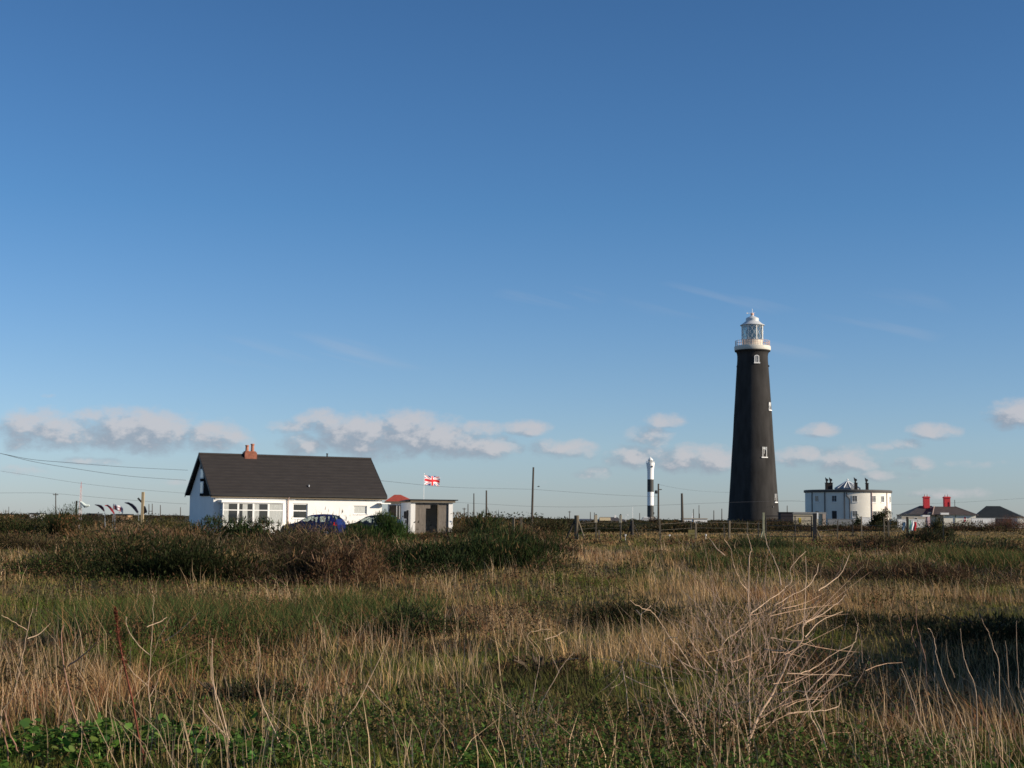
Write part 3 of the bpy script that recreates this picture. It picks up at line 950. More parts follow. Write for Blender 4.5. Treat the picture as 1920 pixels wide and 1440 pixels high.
MB().lathe([(rr(33.6), zz(657.5)), (rr(34), zz(656)), (rr(34), zz(650.4)), (rr(33.4), zz(649.6)), (rr(20), zz(649.4))], 80).build('gallery', mat('weathered_cream_paint', (.60, .57, .50), .6, .12, .8), T, True)
# railing
m = MB(); nR = 40; Rr = rr(32)
for z_ in (640.0, 644.5):
    m.tube([(Rr * math.cos(a * 2 * math.pi / 64), Rr * math.sin(a * 2 * math.pi / 64), zz(z_)) for a in range(65)], .035, 4)
for k in range(nR):
    a = 2 * math.pi * k / nR
    m.tube([(Rr * math.cos(a), Rr * math.sin(a), zz(649.6)), (Rr * math.cos(a), Rr * math.sin(a), zz(639.2))], .04, 4)
m.build('railing', mat('rust_white_paint', (.55, .38, .32), .6), T)
MB().lathe([(rr(19.8), zz(649.5)), (rr(19.8), zz(640)), (rr(20.3), zz(639.5)), (rr(20.3), zz(638.6))], 32).build('murette', mat('cream_paint', (.66, .60, .50), .6, .15, 1), T)
glass_mat('lantern_glass', (.50, .58, .58), .82)
lant = MB().lathe([(rr(19.6), zz(638.5)), (rr(19.8), zz(610.8))], 16, cap=False).build('lantern_glazing', MATS['lantern_glass'], T)
m = MB(); n_ = 8; Rl = rr(20.1)
for k in range(n_ * 2):
    for s in (1, -1):
        p_ = [(Rl * math.cos((k + s * q / 6.0) * 2 * math.pi / 16), Rl * math.sin((k + s * q / 6.0) * 2 * math.pi / 16), zz(638.5) + (zz(610.8) - zz(638.5)) * q / 12) for q in range(13)]
        m.tube(p_, .05, 3)
for k in range(n_):
    a = 2 * math.pi * (k + .3) / n_
    m.tube([(Rl * math.cos(a), Rl * math.sin(a), zz(638.5)), (Rl * math.cos(a), Rl * math.sin(a), zz(610.8))], .09, 4)
m.build('astragals', PAINTW, T)
MB().lathe([(rr(8), zz(640)), (rr(11.5), zz(632)), (rr(12), zz(626)), (rr(11.5), zz(618)), (rr(8), zz(612))], 20).build('lens', mat('lens_glass', (.16, .18, .18), .15, spec=.9), T, True)
MB().lathe([(rr(21), zz(610.8)), (rr(22.8), zz(610.6)), (rr(22.8), zz(609.6)), (rr(19), zz(607.5)), (rr(13.6), zz(603.2)), (rr(12.2), zz(602.4)), (rr(12.2), zz(597.5)), (rr(11), zz(596.2)), (rr(6), zz(594)), (rr(3), zz(592.4)), (rr(2.6), zz(591))], 40).build('lantern_roof', mat('pale_grey_paint', (.54, .56, .57), .45), T, True)
m = MB(); cz = zz(589.6); r_ = rr(3.2)
m.lathe([(r_ * math.cos(a) + .001, cz + r_ * math.sin(a)) for a in np.linspace(-1.57, 1.57, 9)], 14)
m.build('ball_vent', mat('peach_paint', (.72, .42, .30), .5), T, True)
m = MB(); m.tube([(0, 0, cz + r_), (.02, 0, cz + r_ + .9)], .04, 4); m.tube([(-1.1, 0, cz + .25), (.6, 0, cz + .35)], .05, 4); m.box(-1.25, -.95, -.04, .04, cz + .12, cz + .42); m.build('weather_vane', PAINTW, T)
# tower windows
def tower_window(ang, py0, py1, wm, arched, hp, col=None):
    z0, z1 = zz(py1), zz(py0); zc = (z0 + z1) / 2
    w = MB(); a = R(ang)
    rad_ = rr(hp)
    M_ = Matrix.Translation((rad_ * math.sin(a), -rad_ * math.cos(a), 0)) @ Matrix.Rotation(a, 4, 'Z')
    w.m = M_; t_ = .17 if hp < 30 else .10; hw = wm / 2; d0, d1 = -.10, .35
    if not arched:
        w.box(-hw + .22, -hw + .32, d0, d1, z0, z1); w.box(hw - t_, hw, d0, d1, z0, z1); w.box(-.02, .05, d0 + .03, d1, z0 + .01, z1 - .01)
        wo = w.build('window', PAINTW, T)
        g_ = MB(); g_.m = M_; g_.box(-hw + .05, hw - .05, .0, .33, z0, z1 - .02); g_.build('pane', col or DGLASS, wo)
        g_ = MB(); g_.m = M_; g_.box(-hw, -hw + .218, -.03, .3, z0, z1); g_.build('reveal', BLACK, wo)
        s = MB(); s.m = M_; s.box(-hw - .12, hw + .15, -.28, .3, z0 - .22, z0 - .004); s.build('sill', PAINTW, wo)
        return
    w.box(-hw, -hw + t_, d0, d1, z0, z1 - hw * .5); w.box(hw - t_, hw, d0, d1, z0, z1 - hw * .5)
    w.box(-.05, .05, d0 + .03, d1, z0 + .01, z1 - .2)
    n_ = 8
    for k in range(n_):
        a0, a1 = math.pi * k / n_, math.pi * (k + 1) / n_
        pts_ = []
        for (rad2, aa) in ((1, a0), (1, a1)): pts_.append((hw * math.cos(aa), z1 - hw * .5 + hw * .5 * math.sin(aa)))
        pts_ += [((hw - t_) * math.cos(a1), z1 - hw * .5 + (hw * .5 - t_ * .8) * math.sin(a1)), ((hw - t_) * math.cos(a0), z1 - hw * .5 + (hw * .5 - t_ * .8) * math.sin(a0))]
        w.prism(pts_, d0 + .004, d1)
    wo = w.build('window', PAINTW, T)
    g_ = MB(); g_.m = M_; g_.box(-hw + .05, hw - .05, .0, .33, z0, z1 - hw * .3); g_.build('pane', col or DGLASS, wo)
    s = MB(); s.m = M_; s.box(-hw - .12, hw + .15, -.28, .3, z0 - .22, z0 - .004); s.build('sill', PAINTW, wo)


tower_window(6, 668.8, 682.5, 1.05, True, 29.0)
tower_window(53, 755.5, 769.5, 1.1, False, 34.2, PAINTW)
tower_window(21, 839.5, 858.0, 1.25, False, 39.2, CURT)
tower_window(54, 926, 940.8, 1.1, False, 44.4, PAINTW)
for (ang, py) in ((-80, 688), (70, 687), (40, 950)):
    m = MB(); a = R(ang); q_ = rr(30.2 if py < 900 else 46.2); m.m = Matrix.Translation((q_ * math.sin(a), -q_ * math.cos(a), zz(py))) @ Matrix.Rotation(a, 4, 'Z')
    m.box(-.15, .15, -.15, .15, -.2, .15); m.build('bracket', STEEL, T)
m = MB(); m.lathe([(rr(48.6), -.5), (rr(48.6), zz(974.5)), (rr(47), zz(973.6))], 64); m.build('plinth', BLACK, T)

# ------------------------------------------------------------------ banded lighthouse
D_N = 900.0
nb_ = base(1219.6, D_N, .5)
NL = thing('banded_lighthouse', 'slender far lighthouse banded black and white with a flared white top', 'lighthouse', nb_)
nz = lambda py: P(1219.6, py, D_N).z - .5
nr = lambda hp: hp * D_N / F
NW = mat('bright_white_paint', (.86, .86, .84), .5); NB = mat('charcoal_paint', (.05, .052, .05), .6)
for (a, b, ra, rb, mm, nm) in ((975, 969, 6.2, 6.2, mat('grey_concrete', (.33, .31, .28), .8), 'base_drum'), (969, 948, 6.1, 6.05, NB, 'black_band'), (948, 922.5, 6.05, 6.0, NW, 'white_band'), (922.5, 898.8, 6.0, 5.95, NB, 'black_band')):
    MB().lathe([(nr(ra), nz(a) if a < 975 else -.5), (nr(rb), nz(b))], 32).build(nm, mm, NL, True)
MB().lathe([(nr(5.95), nz(898.8)), (nr(5.95), nz(887)), (nr(6.3), nz(880)), (nr(7.2), nz(874)), (nr(7.8), nz(869)), (nr(7.8), nz(867.5)), (nr(4.2), nz(867.3))], 32).build('flared_head', NW, NL, True)
MB().lathe([(nr(4.0), nz(867.3)), (nr(4.0), nz(862.6))], 16).build('lantern', mat('lens_glass'), NL)
m = MB()
for k in range(8):
    a = 2 * math.pi * k / 8; m.tube([(nr(4.15) * math.cos(a), nr(4.15) * math.sin(a), nz(867.3)), (nr(4.15) * math.cos(a), nr(4.15) * math.sin(a), nz(862.6))], .12, 4)
for k in range(24):
    a = 2 * math.pi * k / 24; m.tube([(nr(7.4) * math.cos(a), nr(7.4) * math.sin(a), nz(867.5)), (nr(7.4) * math.cos(a), nr(7.4) * math.sin(a), nz(865))], .06, 3)
m.tube([(nr(7.4) * math.cos(a * .2618), nr(7.4) * math.sin(a * .2618), nz(865)) for a in range(25)], .07, 4)
m.build('railing', NW, NL)
MB().lathe([(nr(4.6), nz(862.6)), (nr(4.6), nz(861.8)), (nr(3), nz(859.8)), (nr(1), nz(858.4)), (nr(.5), nz(856.5))], 16).build('dome', NW, NL, True)
a = R(20); m = MB(); m.m = Matrix.Translation((nr(6.9) * math.sin(a), -nr(6.9) * math.cos(a), nz(875))) @ Matrix.Rotation(a, 4, 'Z'); m.box(-.45, .45, -.25, .4, -.5, .5); m.build('horn_opening', BLACK, NL)
a = R(75); m = MB(); m.m = Matrix.Translation((nr(6.1) * math.sin(a), -nr(6.1) * math.cos(a), nz(962))) @ Matrix.Rotation(a, 4, 'Z'); m.box(-.4, .4, -.3, .3, -.8, .6); m.build('window', BLACK, NL)
# service block at the foot
sb = base(1210, D_N - 8, .5)
SB = thing('service_block', 'low pale concrete block at the foot of the banded lighthouse', 'building', sb)
h_ = P(1210, 970.3, D_N - 8).z - .5
MB().prism([(-2.4, -.5), (2.6, -.5), (2.6, h_), (-1.6, h_), (-2.1, h_ * .6)], -2, 2).build('wall', mat('pale_concrete', (.42, .42, .42), .8, .1, .4), SB)
MB().box(-1.0, 1.6, -1.5, 1.5, h_, h_ + .35).build('roof', NW, SB)

# ------------------------------------------------------------------ round house
D_R = 352.0
rb_ = base(1590.2, D_R, .5)
RH = thing('round_house', 'two storey white circular keepers house with dark parapet and tall cowled chimneys', 'house', rb_)
rz_ = lambda py: P(1590, py, D_R).z - .5
rrr = lambda p: p * D_R / F
RAD = rrr(78.2)
RHW = mat('aged_white_render', (.76, .73, .65), .8, .08, .4, bump=.1)
rw_ = MB().lathe([(RAD, -.6), (RAD, rz_(924.2))], 96).build('wall', RHW, RH, True)
MB().lathe([(RAD + .25, rz_(924.2)), (RAD + .32, rz_(923.5)), (RAD + .32, rz_(920)), (RAD + .1, rz_(919.4)), (RAD - .4, rz_(919.4))], 96).build('parapet', mat('dark_lead', (.09, .085, .08), .6), RH, True)
MB().lathe([(RAD - .5, rz_(919.6)), (RAD - .5, rz_(919.2)), (.5, rz_(918.0)), (.01, rz_(918.0))], 64).build('flat_roof', STEEL, RH)
cn = MB().lathe([(rrr(24.5), rz_(919.0)), (rrr(24.5), rz_(916.0)), (rrr(3), rz_(903.0)), (rrr(1.2), rz_(902))], 12).build('conical_rooflight', mat('grey_lead_glass', (.20, .22, .24), .35), RH)
m = MB()
for k in range(12):
    a = 2 * math.pi * k / 12
    m.tube([(rrr(24.6) * math.cos(a), rrr(24.6) * math.sin(a), rz_(915.9)), (rrr(2) * math.cos(a), rrr(2) * math.sin(a), rz_(902.4))], .11, 4)
m.build('glazing_bars', PAINTW, cn)
m = MB(); r_ = rrr(1.7); m.lathe([(r_ * math.cos(a) + .001, rz_(899.2) + r_ * math.sin(a)) for a in np.linspace(-1.57, 1.57, 7)], 12); m.build('ball_finial', NW, cn, True)


def rh_place(px_off, yfrac=0.0):
    return px_off * D_R / F


def chimney_rh(px0, px1, cowls, y_):
    x0, x1 = (px0 - 1590.2) * D_R / F, (px1 - 1590.2) * D_R / F
    m_ = MB(); m_.box(x0, x1, y_ - .5, y_ + .5, rz_(920), rz_(906.8)); m_.box(x0 - .1, x1 + .1, y_ - .6, y_ + .6, rz_(906.8), rz_(905.8))
    c_ = m_.build('chimney', mat('black_brick', (.018, .014, .014), .8), RH)
    for q in cowls:
        x = (q - 1590.2) * D_R / F
        k_ = MB(); k_.lathe([(.26, rz_(905.9)), (.2, rz_(903.5)), (.2, rz_(901.6))], 10, c=(x, y_))
        k_.m = Matrix.Translation((x, y_, rz_(901.0))) @ Matrix.Rotation(R(-20), 4, 'Y')
        k_.prism([(-.3, -.2), (.25, -.3), (.38, .1), (.05, .4), (-.1, .75), (-.22, .3)], -.22, .22)
        k_.build('cowl', BLACK, c_)


chimney_rh(1545.6, 1558.2, (1548.0, 1555.2), -2)
chimney_rh(1596.2, 1600.6, (1597.6,), -4)
chimney_rh(1620.8, 1624.8, (1621.9,), -2)


def curved_window(ang, py0, py1, wm, name='window', shaded=False, door=False):
    z0, z1 = rz_(py1), rz_(py0); a = R(ang)
    M_ = Matrix.Translation((RAD * math.sin(a), -RAD * math.cos(a), 0)) @ Matrix.Rotation(a, 4, 'Z')
    wm *= 1.2; f_ = MB(); f_.m = M_; hw = wm / 2; t_ = .06
    f_.box(-hw, -hw + t_, -.04, .1, z0, z1); f_.box(hw - t_, hw, -.04, .1, z0, z1); f_.box(-hw + t_, hw - t_, -.04, .1, z1 - t_, z1); f_.box(-hw + t_, hw - t_, -.04, .1, z0, z0 + t_)
    if not door:
        for q in (1, 2, 3): f_.box(-hw + t_, hw - t_, -.037, .09, z0 + (z1 - z0) * q / 4 - .015, z0 + (z1 - z0) * q / 4 + .015)
        f_.box(-.025, .025, -.034, .09, z0 + t_, z1 - t_)
    wo = f_.build(name, PAINTW, RH)
    g_ = MB(); g_.m = M_; g_.box(-hw + .04, hw - .04, -.02, .08, z0 + .04, z1 - .04); g_.build('door_leaf' if door else 'pane', mat('dark_door', (.03, .028, .03), .6) if door else DGLASS, wo)
    if not door:
        s = MB(); s.m = M_; s.box(-hw - .12, hw + .12, -.14, .08, z0 - .16, z0 - .004); s.build('sill', PAINTW, wo)


for ang in (-58, -31, -4, 23, 39.5, 63):
    curved_window(ang, 930.5, 942, 1.0)
    if ang in (-31,): curved_window(ang, 958.0, 974, 1.1, name='doorway', door=True)
    else: curved_window(ang, 958.2, 969.5, 1.0)
for ang, nm in ((-68, 'a'), (-44.5, 'a'), (-17.5, 'a'), (-10.5, 'b'), (19.6, 'c'), (49.5, 'd')):
    a = R(ang); z_t = rz_(924.5)
    q = RAD + .1
    pts = [((q) * math.sin(a + da), -(q) * math.cos(a + da), z) for da, z in (((.07 if nm == 'b' else 0) * -1, z_t), ((-.07 if nm == 'b' else 0), z_t - .8), (0, z_t - 1.6), (0, -.4))]
    MB().tube(pts, .11, 5).build('drainpipe', PIPEM if nm in 'cd' else STEEL, RH)
# projecting stub wall right
MB().tube([((RAD + .15) * math.sin(R(45)), -(RAD + .15) * math.cos(R(45)), rz_(949)), ((RAD + .15) * math.sin(R(45)), -(RAD + .15) * math.cos(R(45)), rz_(970))], .12, 5).build('vent_pipe', PIPEM, RH)

def wall_seg(name, label, cat, px0, px1, pytop, D, th, m_, D2=None, z=None):
    D2 = D2 or D
    a = Vector((X(px0, D, 1), D, .4)); b = Vector((X(px1, D2, 1), D2, .4))
    h = P((px0 + px1) / 2, pytop, (D + D2) / 2).z - .4
    L_ = (b - a).length; ang = math.atan2(b.y - a.y, b.x - a.x)
    t_ = thing(name, label, cat, a, ang)
    MB().box(0, L_, 0, th, -.5, h).build('wall', m_, t_)
    MB().box(-.04, L_ + .04, -.05, th + .05, h + .002, h + .10).build('coping', m_, t_)
    return t_


wall_seg('garden_wall', 'low blue grey wall in shade in front of the round house', 'wall', 1552, 1602, 973.8, 335, .4, mat('grey_block', (.22, .23, .24), .8, .1, .6))
wall_seg('garden_wall', 'short white wall stub at the sunlit foot of the round house', 'wall', 1614, 1632, 970.5, 330, .4, WHITE)
# outbuildings beside the tower
def flat_building(name, label, cat, px0, px1, pytop, D, dep, m_w, m_r, rz=0, windows=(), over=.15, rh=.2):
    x0 = X(px0, D, 2); x1 = X(px1, D, 2); h = P((px0 + px1) / 2, pytop, D).z - .4
    t_ = thing(name, label, cat, (x0, D, .4), rz)
    W_ = (x1 - x0) / math.cos(rz)
    MB().box(0, W_, 0, dep, -.5, h - rh).build('wall', m_w, t_)
    MB().box(-over, W_ + over, -over, dep + over, h - rh + .002, h).build('roof', m_r, t_)
    for (a, b, c, d) in windows:
        window(t_, W_ * a, W_ * b, (h - rh) * c, (h - rh) * d, 0, fr=.06)
    return t_, W_, h


CREAM = mat('cream_render', (.50, .44, .33), .8, .12, .6)
flat_building('dark_shed', 'small near black shed against the foot of the black lighthouse', 'shed', 1464, 1486.5, 960, 300, 3, mat('black_boarding', (.022, .018, .024), .7, .2, 2), BLACK, rh=.12)
t_, W_, h = flat_building('flat_roofed_store', 'long low cream flat roofed store between the black lighthouse and the round house', 'building', 1487.3, 1548, 960.3, 305, 4, CREAM, mat('grey_felt_roof', (.25, .25, .24), .8), rh=.35)
MB().box(W_ * .17, W_ * .24, -.05, -.003, h * .32, h * .62).build('notice_panel', mat('yellow_sign', (.55, .42, .05), .6), t_)
MB().box(W_ * .90, W_ * 1.0, -.25, -.004, -.4, h - .36).build('buttress', mat('pinkish_block', (.40, .32, .26), .8), t_)
MB().box(-2.2, -.5, .2, 1.0, -.4, .5).build('step', WHITE, t_)

# ------------------------------------------------------------------ right-hand bungalows
def hip_roof(m_, x0, x1, y0, y1, ze, zr, rx0, rx1, ry=None, t=.12):
    ry = (y0 + y1) / 2 if ry is None else ry
    v = [(x0, y0, ze), (x1, y0, ze), (x1, y1, ze), (x0, y1, ze), (rx0, ry, zr), (rx1, ry, zr)]
    m_.add(v, [(0, 1, 5, 4), (1, 2, 5), (2, 3, 4, 5), (3, 0, 4), (3, 2, 1, 0)])


D_B = 345.0
bx = lambda px: (px - 1703) * D_B / F
bo = base(1703, D_B, .5)
bz = lambda py: P(1760, py, D_B).z - .5
BG = thing('red_chimney_bungalow', 'white bungalow with hipped slate roofs and two bright red chimneys', 'bungalow', bo)
CRW = mat('creamy_white_render', (.74, .71, .62), .8, .06, .6)
m = MB(); m.box(bx(1706), bx(1764), .4, 7, -.5, bz(964.6)); m.box(bx(1764), bx(1824), -2.2, 6, -.5, bz(964.6)); m.build('wall', CRW, BG)
SL2 = mat('slate_blue_roof', (.065, .060, .062), .6, .25, .8, vec=(1, 1, 4), bump=.2)
m = MB(); hip_roof(m, bx(1702), bx(1776), -.2, 8, bz(965), bz(948.2), bx(1734), bx(1756)); m.build('roof', SL2, BG)
m = MB(); hip_roof(m, bx(1742), bx(1826.5), -2.8, 7, bz(965.2), bz(949.5), bx(1757), bx(1796), 2.2); m.build('roof', mat('brown_slate_roof', (.075, .058, .052), .7, .2, 1), BG)
m = MB(); m.tube([(bx(1742) - .0, -2.8, bz(965.0)), (bx(1757), 2.2, bz(949.2))], .12, 4); m.tube([(bx(1826.5), -2.8, bz(965)), (bx(1796), 2.2, bz(949.2))], .10, 4); m.build('hip_tiles', mat('pinkish_ridge', (.30, .22, .19), .8), BG)
REDP = mat('bright_red_paint', (.55, .035, .045), .6)
for (a, b) in ((1739, 1749.5), (1777.3, 1788.3)):
    x0, x1 = bx(a), bx(b); y_ = 3.0
    m = MB(); m.box(x0, x1, y_ - .6, y_ + .6, bz(953), bz(933.5)); m.box(x0 - .12, x1 + .12, y_ - .72, y_ + .72, bz(933.5), bz(931.8)); m.box(x0, x1, y_ - .6, y_ + .6, bz(931.8), bz(930.6))
    c_ = m.build('chimney', REDP, BG)
    for q in (.25, .72):
        xx = x0 + (x1 - x0) * q
        MB().lathe([(.16, bz(930.7)), (.13, bz(928.2)), (.02, bz(925.5))], 8, c=(xx, y_)).build('chimney_pot', mat('pale_pot', (.55, .45, .42), .7), c_)
wxa, wxb = bx(1801), bx(1806.5)
window(BG, wxa, wxb, bz(978.5), bz(967.8), -2.2, (), ((bz(978.5) + bz(967.8)) / 2,), gl=mat('red_curtain', (.45, .05, .06), .8), fr=.12)
m = MB(); m.box(bx(1756), bx(1771), -3.6, -2.84, bz(965.2), bz(961.4)); m.build('dormer', WHITE, BG)
m = MB(); m.box(bx(1739), bx(1755), -1.2, -.1, bz(966.5), bz(960.5)); m.build('entrance_canopy', mat('grey_lead', (.22, .23, .24), .5), BG)
MB().tube([(bx(1795.5), 2, bz(952)), (bx(1795.5), 2, bz(937))], .07, 5).build('vent_pipe', STEEL, BG)
MB().tube([(bx(1786), -2.3, bz(965)), (bx(1786), -2.3, -.3)], .07, 5).build('drainpipe', mat('green_pipe', (.2, .25, .18), .6), BG)
t_, W_, h = flat_building('flat_roofed_annexe', 'pale flat roofed annexe with one small window left of the red chimney bungalow', 'annexe', 1690.5, 1742, 965, 332, 4, mat('buff_render', (.42, .38, .31), .8, .08, .6), STEEL, windows=((.46, .58, .56, .82),), rh=.15)
wall_seg('garden_wall', 'bright white low wall in front of the pale flat roofed annexe', 'wall', 1683, 1734, 974.2, 322, .3, WHITE)
wall_seg('garden_wall', 'white wall running right from the red chimney bungalow to the dark roofed house', 'wall', 1822, 1866, 972.3, 335, .3, WHITE)
m = MB(); pz = base(1735, 328, .4); PT = thing('porch', 'small white porch with a flat slab roof in front of the red chimney bungalow', 'porch', pz)
m.box(-.6, 1.1, 0, 1.4, bz(968.6), bz(968.6) + .35); m.build('slab', WHITE, PT); m = MB(); m.box(.5, 1.1, .02, 1.3, -.4, bz(968.6) - .002); m.build('pier', mat('pink_render', (.62, .42, .42), .8), PT)

D_K = 350.0
ko = base(1822, D_K, .5)
kx = lambda px: (px - 1822) * D_K / F
kz = lambda py: P(1870, py, D_K).z - .5
K = thing('dark_roofed_bungalow', 'low bungalow under a big near black hipped roof at the right edge', 'bungalow', ko)
KR = mat('near_black_roof', (.028, .034, .036), .7, .2, 1)
m = MB()
v = [(kx(1821.5), -1.5, kz(971.6)), (kx(1909), -4.5, kz(971.0)), (kx(1932), 4, kz(968.5)), (kx(1840), 7, kz(970)), (kx(1853), 1.2, kz(948.8)), (kx(1876), .2, kz(948.8))]
m.add(v, [(0, 1, 5, 4), (1, 2, 5), (2, 3, 4, 5), (3, 0, 4), (3, 2, 1, 0)]); m.build('roof', KR, K)
m = MB(); v = [(kx(1824), -1.1), (kx(1907.3), -4.0), (kx(1929), 3.6), (kx(1842), 6.4)]
h_ = kz(971.2)
m.add([(x, y, -.5) for x, y in v] + [(x, y, h_ - .05) for x, y in v], [(0, 1, 5, 4), (1, 2, 6, 5), (2, 3, 7, 6), (3, 0, 4, 7)]); m.build('wall', mat('dark_grey_render', (.10, .12, .12), .8), K)
flat_building('pale_lean_to', 'cream lean to at the far right end beside the dark roofed bungalow', 'outbuilding', 1908, 1936, 968.8, 338, 4, mat('creamy_white_render'), FASC, rh=.25)

# ------------------------------------------------------------------ distant buildings in the middle
D_C = 600.0
co_ = base(1121, D_C, .5); qx = lambda px: (px - 1121) * D_C / F; qz = lambda py: P(1145, py, D_C).z - .5
CH = thing('cream_bungalow', 'far cream bungalow with dark roof and wide cream dormer seen between the tall signs', 'bungalow', co_)
YC = mat('yellow_cream_render', (.72, .58, .36), .8, .05, .3)
m = MB(); m.box(qx(1123), qx(1164), 0, 8, -.5, qz(978.5)); m.box(qx(1164), qx(1177.5), 1, 7, -.5, qz(979)); m.build('wall', YC, CH)
m = MB(); hip_roof(m, qx(1121), qx(1167), -.5, 8.5, qz(978.4), qz(969.6), qx(1126), qx(1159)); hip_roof(m, qx(1160), qx(1179), .5, 7.5, qz(978.8), qz(973), qx(1164), qx(1170)); m.build('roof', mat('slate_blue_roof'), CH)
MB().box(qx(1124), qx(1144.5), -.8, 3, qz(976.2), qz(970.4)).build('dormer', YC, CH)
MB().box(qx(1152.8), qx(1156.3), 3.5, 4.6, qz(971), qz(965.5)).build('chimney', WHITE, CH)
for (a, b) in ((1136, 1138.5), (1142, 1144), (1149, 1151)): MB().box(qx(a), qx(b), -.06, -.004, qz(984), qz(980.2)).build('window', DGLASS, CH)
for (a, b) in ((1087, 1111),):
    o2 = base(a, 640, .5); w_ = (b - a) * 640 / F; z1 = P(a, 972.8, 640).z - .5
    LB = thing('low_roofed_building', 'distant low building with long slate blue roof behind the strainer post', 'building', o2)
    MB().box(.2, w_ - .2, .2, 6, -.5, z1 * .55).build('wall', WHITE, LB)
    MB().prism([(0, z1 * .55), (w_, z1 * .55), (w_ - .4, z1), (.4, z1)], -.2, 6.3).build('roof', mat('blue_slate', (.10, .12, .17), .6), LB)
t_, W_, h = flat_building('white_flat_bungalow', 'distant white building with thin tan roof left of the black lighthouse', 'building', 1281, 1326, 971.6, 480, 6, WHITE, mat('tan_roof', (.35, .31, .25), .8), rh=.35, windows=((.2, .3, .4, .7), (.6, .72, .4, .7)))
o2 = base(1298, 500, .5)
MB_ = MB(); MB_.add([(-.4, 0, 1.2), (.5, 0, 1.2), (.1, 0, P(1298, 963, 500).z - .5), (-.4, .12, 1.2), (.5, .12, 1.2), (.1, .12, P(1298, 963, 500).z - .5)], [(0, 1, 2), (3, 5, 4), (0, 3, 4, 1), (1, 4, 5, 2), (2, 5, 3, 0)])
SD = thing('small_white_sail', 'tiny white sail standing beside a mast behind the flat white building', 'sail', o2)
MB_.build('sailcloth', NW, SD); MB().tube([(.1, .06, 0), (.1, .06, P(1298, 962, 500).z - .5)], .06, 4).build('mast', PAINTW, SD)
# left distant houses: low roofs at the horizon
for (a, b, py, D, mw, lab) in ((-6, 16, 963.2, 420, mat('orange_render', (.40, .25, .14), .8), 'distant orange walled shed at the left edge of the horizon'), (56, 76, 961.8, 430, WHITE, 'distant pale caravan roof between the two left bushes'), (163, 182, 962.5, 400, DARKWOOD, 'distant dark low roof behind the windsock'),
                                 (210, 240, 963.5, 380, mat('orange_render'), 'distant tan low building behind the feather flags')):
    flat_building('distant_shed', lab, 'shed', a, b, py, D, 5, mw, STEEL, rh=.3)

# ------------------------------------------------------------------ utility poles
def upole(label, px, pytop, D, lean=0.0, cross=0.0, r=.13, extra=None, name='utility_pole', m_=None, group='wooden utility poles', pxb=None):
    b = base(px if pxb is None else pxb, D, .4); zt = P(px, pytop, D); H_ = zt.z - .4; dx = zt.x - b.x
    t_ = thing(name, label, 'pole', b, 0, group)
    MB().tube([(0, 0, -.4), (dx * .5, 0, H_ * .5), (dx, 0, H_)], [r, r * .85, r * .7], 8).build('shaft', m_ or POLEM, t_, True)
    if cross:
        MB().box(dx - cross, dx + cross, -.06, .06, H_ - .45, H_ - .30).build('crossarm', POLEM, t_)
        for s in (-1, 1): MB().lathe([(.05, H_ - .3), (.06, H_ - .12), (.02, H_ - .1)], 6, c=(dx + s * cross * .85, 0)).build('insulator', METAL, t_)
    if extra: extra(t_, dx, H_)
    return t_


def trafo(t_, dx, H_):
    MB().lathe([(.15, H_ - 1.45), (.19, H_ - 1.4), (.19, H_ - 1.0), (.1, H_ - .95)], 12, c=(dx - .33, 0)).build('transformer', STEEL, t_, True)
    MB().box(dx - .1, dx + .5, -.05, .05, H_ - .9, H_ - .78).build('bracket', POLEM, t_)


upole('tallest pole, leaning right, in the gap between garage and banded lighthouse', 1000.2, 876, 170, pxb=996.8, r=.15)
upole('bare pole with a flat cap, second pole left of the tallest one', 912, 919.5, 230, r=.17)
upole('thin bare pole just left of the capped pole', 888.5, 925, 260, r=.13)
upole('shortest thin pole right beside the garage', 877.5, 945, 330, r=.14)
upole('pole carrying a drum transformer right of the banded lighthouse', 1234.5, 907, 210, r=.16, extra=trafo)
upole('thick dark leaning pole midway to the black lighthouse', 1278.5, 925, 190, pxb=1279.8, r=.20)
upole('faint distant pole with crossarm at the left horizon', 104.5, 924.5, 330, cross=.6, r=.14)
farp = [(1068, 958, 'far pole above the hedge left of the strainer post', 500), (1107, 960, 'far pole behind the low slate blue roof', 520), (1114.5, 961, 'far pole touching the left tall sign', 500),
        (1199.3, 962, 'far pole close left of the banded lighthouse', 520), (1300.3, 954.5, 'far pole beside the small white sail', 480), (1310.6, 947, 'faint tall far pole above the flat white building', 600),
        (1311.6, 963, 'short far pole on the flat white building roofline', 560), (1338.4, 957, 'first far pole left of the black lighthouse foot', 450), (1353.4, 953.8, 'far pole nearest the black lighthouse foot', 460),
        (1476, 948, 'far pole behind the dark shed', 480), (279.3, 945, 'left pole of the far pair beyond the timber post', 480), (285.5, 944.5, 'right pole of the far pair beyond the timber post', 480),
        (300.8, 947, 'far pole midway between timber post and cottage', 480), (338.5, 951, 'far pole close to the cottage gable', 520), (16.5, 950, 'faint far pole near the left edge', 700), (870.5, 952, 'far short pole over the scrub right of the garage', 420)]
for (px, py, lab, D) in farp: upole(lab, px, py, D, r=.17, cross=(.5 if px in (1068, 870.5) else 0))
b = base(282.4, 478, .4); o = MB().box(X(279.3, 480, 4) - X(282.4, 478, 4), X(285.5, 480, 4) - X(282.4, 478, 4), 1.9, 2.1, P(282, 958.5, 480).z - .5, P(282, 957.6, 480).z - .5).build('pole_crossbar', POLEM); o.location = b; tag(o, 'crossbar joining the far pair of poles', 'crossbar')
upole('thin white mast left of the banded lighthouse', 1186, 950, 560, r=.10, name='white_mast', m_=PAINTW, group=None)


